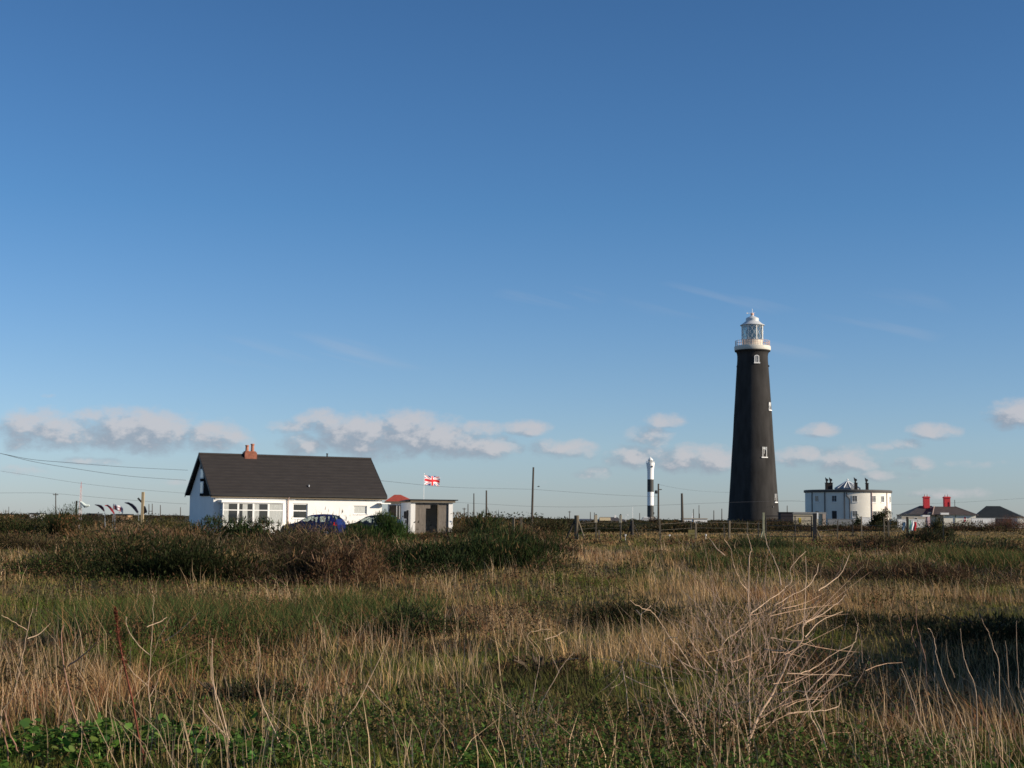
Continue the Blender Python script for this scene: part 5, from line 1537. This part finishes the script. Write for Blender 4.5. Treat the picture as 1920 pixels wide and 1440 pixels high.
def grass_layer(name, label, n, y0, y1, wide, hs, mode, pw=1.0, mt='grass_blade'):
    x, y = scatter(n, y0, y1, pw)
    far_ = y > 38
    a1 = tuft(x, y, .26, .62); a2 = tuft(x, y, .75, .6)
    if mode in ('straw', 'green'):
        x, y, ox, oy, th, tc = [np.where(far_, q2, q1) for q1, q2 in zip(a1, a2)]
    else:
        ox = oy = np.zeros(n); th = tc = a1[4]
    g = field(x, y, GREENP); l = field(x, y, LUSH); s = field(x, y, STRAWP); bare = field(x, y, BAREP)
    foot = field(x, y, FOOT) > .25; shp = field(x, y, SHADEP)
    near = 1 - ss(9.6, 12.2, y)
    t1 = fbm(x, y, 2.6, 21); t2 = fbm(x, y, 9, 31); t3 = fbm(x, y, .6, 41); t4 = fbm(x, y, 1.3, 45)
    dry = np.clip(.50 + (t1 - .5) * 2.2 + (t2 - .5) * 1.8 + (t4 - .5) * 1.6 + s * .6 - g * .75 - near * .45 - (tc - .5) * .5, 0, 1)
    keep = np.ones(n, bool)
    if mode == 'straw': keep = (rng.random(n) < dry * 1.05 * (1 - near * .55) * (1 - .65 * np.clip(field(x, y, SHRUBP) * 1.5, 0, 1))) & (rng.random(n) > bare * .95) & (t4 + s * .12 > rng.uniform(.15, .62, n))
    if mode == 'green': keep = (rng.random(n) < 1.15 - dry) & (rng.random(n) > bare * .8) & (t4 > rng.uniform(.05, .5, n))
    if mode == 'stalk': keep = (rng.random(n) < (dry * .9 + .15 + near * .25) * (1 - .7 * np.clip(field(x, y, SHRUBP) * 1.5, 0, 1))) & (rng.random(n) > g * .5) & (fbm(x, y, 1.1, 51) > .41)
    if mode == 'turf': keep = ((y < 100) | (fbm(x, y * .5, 9, 121) > .40))
    if mode != 'turf': keep &= ~(foot & (rng.random(n) < .86))
    x, y, g, l, s, t1, t2, t3, t4, dry, ox, oy, th, tc, near, shp = [v[keep] for v in (x, y, g, l, s, t1, t2, t3, t4, dry, ox, oy, th, tc, near, shp)]
    k = len(x); lod = np.maximum(1, y / 26.0)
    z = gh(x, y) - .02
    r_ = rng.random((k, 1))
    if mode == 'straw':
        tt = np.clip(tc[:, None] * .7 + r_ * .5 - .1, 0, 1)
        col = STRAW * tt + STRAW2 * (1 - tt)
        rs = (fbm(x, y, 3.5, 61) + .2 * ((x < -1.6) & (y < 17)) > .56)[:, None]
        col = np.where(rs & (rng.random((k, 1)) < .6), RUST, col)
        h = hs * rng.uniform(.5, 1.15, k) * (.10 + .80 * t1 + .50 * th + .25 * s) * (1 - .25 * near) * (1 - .35 * ss(45, 60, y))
    elif mode == 'green':
        yl = np.clip((t2 - .35) * 1.6 + (tc - .4) * .8, 0, 1)[:, None]
        col = GRN * (1 - yl * r_) + GRN2 * yl * r_
        col = col * (1 + .25 * near[:, None])
        h = hs * rng.uniform(.5, 1.2, k) * (.45 + .7 * g + .5 * th)
    elif mode == 'stalk':
        col = np.array((.64, .46, .29)) * (1 - .6 * r_); h = hs * rng.uniform(.45, 1.3, k) * (.55 + .7 * t4)
    else:
        q_ = np.clip(dry[:, None] * .9 + r_ * .6 - .25 + .5 * (y[:, None] > 85), 0, 1)
        base_ = GRN2 * (1 - q_) + STRAW * .80 * q_
        base_ = np.where(y[:, None] > 60, base_ * .8, base_)
        clump_shade = np.clip((t4 - .38) * 6, 0, 1)[:, None] * (1 - np.clip(shp, 0, 1))[:, None] * np.where(y > 30, .45, .85)[:, None]  # shade painted into the turf colour under the clumps, so gaps read dark
        col = base_ * (1 - clump_shade) + (DKB * .6 + GRN * .3) * clump_shade
        col = np.where(rng.random((k, 1)) < .2, DKB, col)
        h = hs * rng.uniform(.4, 1.3, k) * (.6 + .8 * t4)
    col = col * (1 + rng.normal(0, .16, (k, 1))) * (.55 + .9 * t3[:, None])
    lean = np.stack([rng.normal(WX * .4, .30, k) + ox * 1.3, rng.normal(WY, .28, k) + oy * 1.3], 1) * h[:, None]
    if mode == 'stalk': lean *= np.where(rng.random((k, 1)) < .18, 1.9, .6)
    w = wide * lod * rng.uniform(.6, 1.25, k)
    az = rng.normal(0, .9, k)
    o = blades(name, np.stack([x, y, z], 1), h, w, lean, col, MATS[mt], az=az, tip=1.08, kink={'stalk': .05, 'straw': .07, 'green': .06}.get(mode, 0))
    tag(o, label, 'grass', kind='stuff')
    return o


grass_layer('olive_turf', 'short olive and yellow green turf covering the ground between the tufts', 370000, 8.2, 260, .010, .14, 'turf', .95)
grass_layer('green_grass', 'green grass growing in patches across the field', 230000, 8.2, 120, .0055, .23, 'green', .9)
grass_layer('straw_grass', 'dry straw coloured grass across the whole field', 215000, 8.2, 130, .0058, .40, 'straw', .9)
grass_layer('grass_stalks', 'thin upright pale dead stalks standing above the grass', 30000, 8.6, 60, .0050, .58, 'stalk', .85)


def low_bramble():
    n = 420000
    x, y = scatter(n, 8.4, 75, .9)
    f1 = fbm(x, y, 1.9, 111); f2 = vn(x, y, 7, 115)
    m_ = f1 + .25 * (f2 - .5) - .25 * field(x, y, STRAWP) * .5
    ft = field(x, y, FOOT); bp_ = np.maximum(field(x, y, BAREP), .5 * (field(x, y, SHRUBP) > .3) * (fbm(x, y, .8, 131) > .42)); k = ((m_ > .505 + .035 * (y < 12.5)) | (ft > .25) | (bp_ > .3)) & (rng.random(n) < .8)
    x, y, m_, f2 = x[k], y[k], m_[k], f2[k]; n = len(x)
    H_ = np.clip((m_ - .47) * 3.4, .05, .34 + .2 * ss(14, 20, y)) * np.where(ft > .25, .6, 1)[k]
    z = gh(x, y) + H_ * rng.uniform(0, 1, n) ** .7
    d = rng.normal(0, 1, (n, 3)); d[:, 2] = np.abs(d[:, 2]) * .7; d /= np.linalg.norm(d, axis=1)[:, None]
    L_ = rng.uniform(.5, 1.4, n) * .034 * np.maximum(1, y / 22)
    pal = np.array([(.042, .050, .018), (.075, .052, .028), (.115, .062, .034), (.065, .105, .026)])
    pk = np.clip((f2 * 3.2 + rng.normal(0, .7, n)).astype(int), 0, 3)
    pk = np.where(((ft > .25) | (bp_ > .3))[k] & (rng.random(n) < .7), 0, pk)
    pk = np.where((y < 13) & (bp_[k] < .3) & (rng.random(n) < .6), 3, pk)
    c = pal[pk] * (1 + rng.normal(0, .25, (n, 1)))
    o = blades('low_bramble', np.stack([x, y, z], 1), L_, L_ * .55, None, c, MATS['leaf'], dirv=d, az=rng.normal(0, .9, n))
    tag(o, 'knee high clumps of dark bramble and dead dock leaves through the grass', 'ground cover', kind='stuff')


low_bramble()


def juncus():
    """tall dark rush band, middle left"""
    P_ = [(patchf(380, 1190, 250, 40), .62), (patchf(700, 1150, 120, 22), .45), (patchf(1500, 1062, 260, 12), .4), (patchf(1860, 1062, 100, 14), .5)]
    xs = []; hs = []
    for (c, h) in P_:
        k = int(14000 * min(1.5, c[2] * c[3] / 12) + 3000)
        a = rng.random(k) * 6.283; r_ = np.sqrt(rng.random(k)) * (1 + rng.normal(0, .12, k))
        x = c[0] + c[2] * r_ * np.cos(a); y = c[1] + c[3] * r_ * np.sin(a)
        kk = fbm(x, y, 1.5, 71) > .46
        xs.append(np.stack([x[kk], y[kk]], 1)); hs.append(np.full(kk.sum(), h))
    xy = np.concatenate(xs); h = np.concatenate(hs) * rng.uniform(.5, 1.15, len(xy))
    n = len(xy)
    col = np.where(rng.random((n, 1)) < .22, STRAW2, np.array((.055, .078, .026))) * (1 + rng.normal(0, .2, (n, 1)))
    o = blades('rush_grass', np.stack([xy[:, 0], xy[:, 1], gh(xy[:, 0], xy[:, 1])], 1), h, .010 * np.maximum(1, xy[:, 1] / 26), np.stack([rng.normal(-.1, .40, n), rng.normal(0, .35, n)], 1) * h[:, None], col, MATS['grass_blade'], az=rng.normal(0, .8, n))
    tag(o, 'tall dark green rushes in bands across the middle ground', 'rushes', kind='stuff')


juncus()


def weeds():
    """broad leaved green weeds along the bottom of the view"""
    n = 80000
    x = rng.uniform(-4.2, 4.3, n); y = rng.uniform(8.6, 12.6, n)
    lf = 1 - ss(-2.2, -1.2, x)
    d = lf * (1 - ss(10.6, 11.6, y)) * 1.3 + (1 - lf) * .55 * (1 - ss(10.2, 12.4, y))
    k = (rng.random(n) < d) & (fbm(x, y, .7, 81) > .52 - .17 * lf) & (fbm(x, y, .25, 85) > .42)
    x, y = x[k], y[k]; n = len(x)
    top = (fbm(x, y, .35, 91) * .28 + .02) * (1 + .4 * (x < -1.8))
    z = gh(x, y) + top * rng.uniform(.35, 1, n)
    dv = np.stack([rng.normal(0, .8, n), rng.normal(-.2, .7, n), rng.uniform(.05, .8, n)], 1); dv /= np.linalg.norm(dv, axis=1)[:, None]
    L_ = (.018 + .045 * rng.random(n) ** 2.2) * (1 + .35 * (x < -1.8)); a = np.arctan2(dv[:, 1], dv[:, 0]) + math.pi / 2
    yy_ = rng.random((n, 1)) ** 2
    col = (np.array((.055, .122, .026)) * (1 - yy_) + np.array((.14, .20, .05)) * yy_) * (1 + rng.normal(0, .28, (n, 1))) * (1 + rng.normal(0, .1, (n, 3)))
    # rounded leaf: base, two widest, two shoulders, tip
    p = np.stack([x, y, z], 1); f = np.stack([np.cos(a), np.sin(a), rng.normal(0, .35, n)], 1)
    w = (L_ * rng.uniform(.30, .5, n))[:, None]; L1 = L_[:, None]
    dz = np.array([[0, 0, 1]]) * L1
    V = np.stack([p, p + dv * L1 * .35 - f * w, p + dv * L1 * .35 + f * w, p + dv * L1 * .75 - f * w * .8 - dz * .06, p + dv * L1 * .75 + f * w * .8 - dz * .06, p + dv * L1 - dz * .2], 1).reshape(-1, 3)
    i = (np.arange(n) * 6)[:, None]
    q = i + np.array([[1, 2, 4, 3]]); t = np.concatenate([i + np.array([[0, 2, 1]]), i + np.array([[3, 4, 5]])])
    o = fast_mesh('leafy_weeds', V, n, q, t, np.repeat(col, 6, 0), MATS['leaf'])
    tag(o, 'low bright green broad leaved weeds along the near edge', 'weeds', kind='stuff')


weeds()


def scrub():
    """far low scrub filling the ground out to the horizon"""
    n = 150000
    u = rng.random(n); y = 95 * (900 / 95) ** u
    x = rng.uniform(-1, 1, n) * y * .42
    px = 960 + x / y * F
    dens = np.where(px < 870, np.where(px < 350, .75, .25), np.where(px < 1370, .9, np.where(px < 1480, .75, .6)))
    dens = dens * (y > np.where(px > 1100, 128, 100))
    field_gap = (px > 1500) & (y < 190) & (y > 115)
    f1 = fbm(x, y * .45, 7, 101)
    k = (rng.random(n) < dens) & (f1 > .38) & ~(field_gap & (f1 < .56))
    # keep clear of the buildings
    x, y, f1 = x[k], y[k], f1[k]; n = len(x)
    clear = np.zeros(n, bool)
    for o in C.objects:
        if o.type == 'EMPTY' and o.get('category') in ('lighthouse', 'house', 'bungalow', 'building', 'shed', 'annexe') and o.location.y > 90:
            r_ = {'black_lighthouse': 9, 'round_house': 12.5}.get(o.name, 0)
            if r_: clear |= np.hypot(x - o.location.x, y - o.location.y) < r_
            else: clear |= (x > o.location.x - 1) & (x < o.location.x + 17) & (y > o.location.y - 4) & (y < o.location.y + 9)
    x, y, f1 = x[~clear], y[~clear], f1[~clear]; n = len(x)
    px_ = 960 + x / y * F
    H_ = np.clip((f1 - .38) * 9, .15, 1) * (.74 + .75 * vn(x, y, 11, 7) + np.where((px_ > 840) & (px_ < 1020), .35, 0))
    H_ = H_ * np.where((px_ > 1083) & (px_ < 1182), .38, np.where(((px_ > 1195) & (px_ < 1232)) | ((px_ > 1272) & (px_ < 1332)), .6, 1))
    z = gh(x, y) + H_ * rng.uniform(.05, 1.0, n) * 1.02
    d = rng.normal(0, 1, (n, 3)); d[:, 2] = np.abs(d[:, 2]) * .8; d /= np.linalg.norm(d, axis=1)[:, None]
    sz = .16 * np.maximum(1, y / 190)
    c = np.where((vn(x, y, 12, 9) > .52)[:, None], np.array((.070, .048, .026)), np.array((.030, .033, .016))) * (1 + rng.normal(0, .25, (n, 1)))
    o = blades('distant_scrub', np.stack([x, y, z], 1), sz * rng.uniform(.6, 1.5, n), sz * rng.uniform(.5, .9, n), None, c, MATS['leaf'], dirv=d, az=rng.normal(0, .7, n))
    tag(o, 'dark low scrub stretching to the horizon', 'scrub', kind='stuff')


scrub()

# ------------------------------------------------------------------ traced dead stems of the foreground (real tubes at their own distance)
STEMM = mat('bleached_stem', (.58, .41, .28), .8, .35, 9, vec=(2, 2, 2)); STEMR = mat('reddish_stem', (.34, .19, .13), .8, .3, 8); DOCK = mat('dock_red', (.17, .050, .028), .9, .35, 30)


def stem_pts(pts, zoom, off, D0, wob, seed):
    r_ = random.Random(seed); a = r_.uniform(-1, 1) * wob; b_ = r_.uniform(0, 6)
    out_ = []
    for k, (x, y) in enumerate(pts):
        out_.append(P(off[0] + x / zoom, off[1] + y / zoom, D0 + a * k / max(1, len(pts) - 1) + .05 * math.sin(b_ + k)))
    return out_


def smooth(V_, rad, sub=4):
    out_ = []; ro = []
    n_ = len(V_)
    for k in range(n_ - 1):
        p0 = V_[max(k - 1, 0)]; p1 = V_[k]; p2 = V_[k + 1]; p3 = V_[min(k + 2, n_ - 1)]
        for q_ in range(sub):
            t_ = q_ / sub
            out_.append(.5 * ((2 * p1) + (-p0 + p2) * t_ + (2 * p0 - 5 * p1 + 4 * p2 - p3) * t_ * t_ + (-p0 + 3 * p1 - 3 * p2 + p3) * t_ ** 3) + Vector((random.gauss(0, .0022), random.gauss(0, .003), random.gauss(0, .0022))))
            ro.append((rad[k] * (1 - t_) + rad[k + 1] * t_) * random.uniform(.86, 1.12))
    out_.append(V_[-1]); ro.append(rad[-1])
    return out_, ro


Z6 = (3.272, (1140, 1000))
DS = 10.6
MAIN = [[(770, 1470), (860, 1280), (930, 1110), (1000, 1000), (1060, 880), (1110, 760), (1190, 660), (1200, 560), (1290, 510), (1390, 440), (1460, 375)],
        [(860, 1480), (868, 1300), (870, 1100), (862, 900), (880, 700), (872, 550), (862, 330), (866, 150), (880, 100), (866, 50), (850, 0)],
        [(1400, 1480), (1320, 1270), (1250, 1130), (1212, 980), (1190, 880)],
        [(540, 1460), (500, 1180), (420, 1070), (360, 960), (330, 850), (300, 780), (230, 670), (205, 570), (205, 500), (240, 465), (262, 440)],
        [(620, 1460), (560, 1120), (540, 960), (500, 850), (375, 720), (395, 708)]]
BRANCH = [[(1000, 1000), (1080, 975), (1200, 970), (1330, 972), (1450, 920), (1530, 880)], [(890, 1210), (1000, 1155), (1035, 1140)], [(930, 1110), (1010, 1072), (1095, 1040), (1130, 1035)], [(1095, 1105), (1200, 1095), (1330, 1085), (1410, 1065), (1424, 1025)],
          [(875, 490), (920, 460), (1000, 400), (1080, 345), (1125, 290), (1118, 220), (1160, 165), (1215, 110)], [(1020, 445), (1120, 385), (1215, 335), (1268, 270), (1292, 185)], [(1290, 350), (1380, 292), (1440, 232), (1482, 130)], [(1385, 285), (1430, 210), (1448, 135)],
          [(900, 1020), (940, 960), (1000, 890), (1060, 860)], [(960, 700), (1000, 600), (1060, 480), (1115, 375)], [(600, 1090), (640, 980), (665, 850), (680, 740), (720, 660), (800, 600), (850, 560), (890, 480)],
          [(720, 660), (650, 570), (600, 500), (530, 420), (450, 348)], [(440, 780), (530, 832), (622, 850)], [(520, 830), (440, 705), (380, 640), (330, 560), (270, 480), (210, 460), (135, 410)], [(310, 520), (335, 462), (370, 403)], [(205, 500), (190, 488), (172, 470)],
          [(325, 830), (250, 798), (175, 775)], [(322, 830), (322, 740), (350, 660), (392, 638), (425, 645)], [(1250, 1045), (1310, 970), (1360, 880), (1440, 800), (1500, 690), (1522, 640), (1535, 550)], [(1180, 860), (1260, 830), (1380, 742), (1505, 680)],
          [(1000, 640), (1090, 662), (1180, 665), (1222, 645), (1262, 612)], [(960, 712), (1060, 718), (1142, 708)], [(890, 900), (980, 880), (1060, 860)], [(780, 1047), (850, 1032), (895, 1010), (935, 960)], [(1000, 860), (980, 680), (930, 560), (880, 460)],
          [(1060, 320), (1050, 240), (1020, 160), (985, 95), (962, 0)], [(720, 135), (665, 92), (620, 28)], [(855, 350), (810, 290), (770, 190), (755, 100), (712, 38)], [(1210, 640), (1300, 540), (1440, 480)], [(1095, 860), (1200, 865), (1390, 868), (1490, 872)],
          [(700, 820), (800, 690), (850, 560)], [(800, 1100), (770, 900), (745, 700), (720, 550), (720, 450)], [(660, 850), (580, 760), (500, 650), (440, 545)], [(900, 360), (915, 290), (920, 250)], [(1210, 560), (1220, 470), (1300, 400), (1310, 360)],
          [(1200, 1000), (1290, 900), (1380, 820), (1410, 760)], [(430, 1100), (400, 960), (385, 820), (370, 720)], [(860, 1290), (760, 1160), (700, 1185)], [(690, 640), (712, 545), (770, 562)], [(600, 498), (640, 488), (650, 420), (700, 335)], [(1200, 560), (1215, 330), (1212, 140)]]
ds = thing('dead_shrub', 'large bleached leafless shrub with upcurving branches in the right foreground', 'shrub', P(1390, 1440, DS))
ds.location.z = float(gh(ds.location.x, DS)); O_ = Vector(ds.location)
q = MB()
for k, pl in enumerate(MAIN):
    pp = stem_pts(pl, *Z6, DS, .5, k); pp[0].z = min(pp[0].z, O_.z - .02)
    n_ = len(pp); r0 = [.0125, .008, .0085, .007, .0065][k]
    q.tube(*smooth([p - O_ for p in pp], [r0 * .78 * (1 - .72 * i / (n_ - 1)) for i in range(n_)]), 6)
q.build('trunk', STEMM, ds, True)
q = MB(); r_ = random.Random(5)
for k, pl in enumerate(BRANCH):
    pp = stem_pts(pl, *Z6, DS + r_.uniform(-.35, .35), .5, 100 + k); n_ = len(pp)
    q.tube(*smooth([p - O_ for p in pp], [.0039 * (1 - .55 * i / (n_ - 1)) for i in range(n_)]), 5)
q.build('branches', STEMM, ds, True)
q = MB()
for k in range(270):      # fine twigs, mostly rising
    a = r_.gauss(0, 1)
    bx_ = 1400 + a * 70 + r_.uniform(-40, 60); by_ = r_.uniform(1130, 1400) + abs(a) * 14
    D_ = DS + r_.uniform(-.5, .6); L_ = r_.uniform(40, 150); ang = r_.gauss(a * .3, .62)
    c_ = r_.uniform(-.5, .5)
    pts = [(bx_ + L_ * t_ * math.sin(ang + c_ * t_), by_ - L_ * t_ * math.cos(ang + c_ * t_)) for t_ in (0, .3, .6, 1)]
    q.tube([P(x, y, D_ + .15 * i) - O_ for i, (x, y) in enumerate(pts)], [.0021, .0018, .0014, .0008], 3)
q.build('twigs', mat('pinkish_twig', (.52, .34, .23), .85, .4, 12), ds)

Z7 = (3.84, (0, 1140)); Z8 = (4.236, (1500, 1100)); Z4 = (2.0, (0, 950)); Z9 = (4.0, (960, 1100))
ST = [
 ('thick reddish straw stalk curving up from the weeds at lower left', Z7, 10.2, STEMR, .011, [[(730, 1190), (650, 1000), (580, 860), (540, 760), (500, 600), (470, 480), (450, 330), (440, 200), (455, 120)], [(490, 420), (600, 340), (680, 260), (720, 190)]]),
 ('forked pale stem right of the red dock stalk', Z7, 11.6, STEMM, .0055, [[(1090, 940), (1080, 740), (1070, 560), (1085, 340), (1100, 120), (1108, -80)], [(1085, 340), (1000, 270), (920, 150), (905, 60)], [(1068, 560), (980, 490), (910, 400)], [(1095, 350), (1140, 230), (1230, 60)], [(1190, 235), (1260, 190), (1330, 130), (1440, 30)], [(1060, 135), (1150, 100), (1205, 65)], [(1080, 640), (1120, 560), (1150, 460)]]),
 ('slim pale stem arching up near the left edge', Z7, 11.0, STEMM, .0055, [[(0, 860), (20, 740), (90, 640), (140, 450), (180, 250), (200, 150), (235, 0)], [(200, 222), (290, 182), (362, 108)], [(190, 155), (110, 105), (10, 50)]]),
 ('pair of stout straw stalks in the bottom left corner', Z7, 9.9, STEMR, .009, [[(60, 1190), (42, 950), (10, 860), (-20, 800)], [(130, 1040), (80, 920), (45, 800), (30, 735)], [(120, 1190), (160, 1060), (175, 930)]]),
 ('tall kinked straw stalk left of the picture centre', Z7, 10.4, STEMM, .008, [[(1740, 1190), (1650, 960), (1600, 750), (1545, 580), (1530, 400), (1528, 220)], [(1610, 900), (1500, 790), (1430, 690)]]),
 ('kinked straw stalk with a bent top beside the bramble hollow', Z4, 10.6, STEMM, .008, [[(1130, 985), (1060, 900), (1010, 800), (975, 720), (968, 640), (975, 580), (966, 490)], [(900, 985), (850, 880), (800, 680), (790, 560)]]),
 ('straight slanting pale stalk pointing up right near the centre', Z4, 11.2, STEMM, .0062, [[(1245, 960), (1260, 900), (1290, 810), (1345, 730), (1400, 620), (1465, 482)], [(1380, 670), (1420, 720), (1470, 770)]]),
 ('thin slanting stalk in front of the bramble hollow', Z4, 10.8, STEMR, .0055, [[(960, 960), (930, 850), (850, 720)], [(820, 900), (780, 800), (742, 738)]]),
 ('forked pale stalk with spreading top left of the dead shrub', Z9, 11.4, STEMM, .005, [[(200, 940), (260, 800), (350, 640), (420, 540), (470, 490)], [(350, 645), (270, 440), (200, 260)], [(420, 545), (500, 540)], [(150, 870), (180, 700), (205, 520), (115, 370), (200, 330), (285, 320)], [(240, 400), (330, 370), (400, 330)]]),
 ('drooping dead umbel stalk left of the dead shrub', Z9, 11.2, STEMM, .005, [[(870, 930), (850, 720), (830, 580), (880, 480)], [(832, 570), (730, 545), (590, 533)], [(832, 590), (760, 640), (650, 700)], [(832, 600), (780, 690), (660, 790)], [(850, 670), (950, 720), (1090, 775)], [(860, 670), (940, 715), (1030, 715)], [(845, 640), (820, 720), (740, 760)]]),
 ('long straw stalk leaning left, third from the right edge', Z8, 10.3, STEMM, .0065, [[(1180, 1480), (1060, 1280), (970, 1100), (900, 920), (850, 760), (800, 650)]]),
 ('long straw stalk leaning left with a curled tip', Z8, 10.9, STEMM, .006, [[(1360, 1300), (1320, 1160), (1270, 1020), (1200, 880), (1130, 700), (1085, 550), (1070, 440), (1040, 350), (1015, 330)]]),
 ('slender curved stalk between the two leaning stalks on the right', Z8, 10.6, STEMM, .005, [[(1250, 1400), (1240, 1310), (1170, 1180), (1110, 980), (1085, 770)]]),
 ('straw stalk rising from the bottom right corner', Z8, 10.0, STEMR, .0065, [[(1660, 1480), (1560, 1300), (1490, 1140), (1440, 960), (1420, 860)], [(1780, 1350), (1700, 1200), (1660, 1000), (1640, 900)]]),
 ('leaning stalk silhouetted against the dark hollow on the right', Z8, 11.6, STEMM, .0055, [[(1400, 840), (1340, 680), (1295, 520), (1272, 330)], [(1230, 720), (1180, 590), (1160, 420)]]),
 ('thin pale stalk crossing the dark hollow near the right edge', Z8, 12.2, STEMM, .005, [[(1580, 640), (1540, 500), (1490, 360), (1440, 250)], [(1660, 800), (1650, 600), (1630, 430)], [(1740, 800), (1722, 500), (1722, 270)]]),
 ('short slanting stalks below the dark hollow on the right', Z8, 10.0, STEMR, .0055, [[(900, 1480), (790, 1270), (700, 1120), (660, 1000)], [(520, 1400), (480, 1260), (445, 1110)], [(660, 1215), (540, 1130), (440, 1040)]]),
 ('pale stalk below the dead shrub on its right side', Z8, 10.2, STEMM, .007, [[(270, 1480), (200, 1240), (130, 1060), (50, 860)], [(185, 1330), (150, 1160), (60, 990)]]),
 ('broken stalk pointing up through the straw behind the hollow', Z8, 14.0, STEMR, .006, [[(1000, 620), (960, 440), (925, 280), (925, 140)], [(925, 480), (885, 380), (905, 300)], [(820, 390), (800, 290), (780, 220)]]),
]
for i, (lab, zf, D, mm, r0, lines) in enumerate(ST):
    q = MB(); first = stem_pts(lines[0], *zf, D, .25, 500 + i); b = Vector((first[0].x, first[0].y, float(gh(first[0].x, first[0].y)) - .02))
    t_ = thing('dead_stalk', lab, 'stalk', b, 0, 'dead stalks in the foreground')
    first.insert(0, b.copy()) if first[0].z > b.z + .05 else None
    n_ = len(first); q.tube(*smooth([p - b for p in first], [r0 * .82 * (1 - .68 * k / (n_ - 1)) for k in range(n_)]), 6); q.build('stem', mm, t_, True)
    if len(lines) > 1:
        q = MB()
        for j, l in enumerate(lines[1:]):
            pp = stem_pts(l, *zf, D, .3, 700 + i * 10 + j); n_ = len(pp); q.tube(*smooth([p - b for p in pp], [r0 * .6 * (1 - .6 * k / max(1, n_ - 1)) for k in range(n_)]), 5)
        q.build('side_stems', mm, t_, True)
# red dock stalk
pl = stem_pts([(1060, 1190), (1000, 930), (950, 650), (910, 480), (880, 350), (850, 200), (840, 80), (828, -10)], *Z7, 10.0, .15, 900)
b = Vector((pl[0].x, pl[0].y, float(gh(pl[0].x, pl[0].y)) - .02))
dk = thing('dock_stalk', 'dark rust red dock stalk with a knobbly seed head at lower left', 'stalk', b)
MB().tube([p - b for p in pl], [.010, .009, .008, .007, .007, .006, .004, .002], 6).build('stem', DOCK, dk, True)
n = 900; k_ = rng.random(n) ** .8; idx = 3 + k_ * 3.9; i0 = np.floor(idx).astype(int); fr = idx - i0
A_ = np.array([tuple(p - b) for p in pl]); pos = A_[i0] * (1 - fr)[:, None] + A_[np.minimum(i0 + 1, 7)] * fr[:, None]
pos = pos + rng.normal(0, 1, (n, 3)) * (.018 * (1.15 - k_))[:, None]
dv = rng.normal(0, 1, (n, 3)); dv /= np.linalg.norm(dv, axis=1)[:, None]
blades('seed_head', pos, rng.uniform(.006, .016, n), rng.uniform(.006, .012, n), None, jitter((.15, .05, .03), n, .3), MATS['leaf'], dk, dirv=dv)
print('script done', len(C.objects))
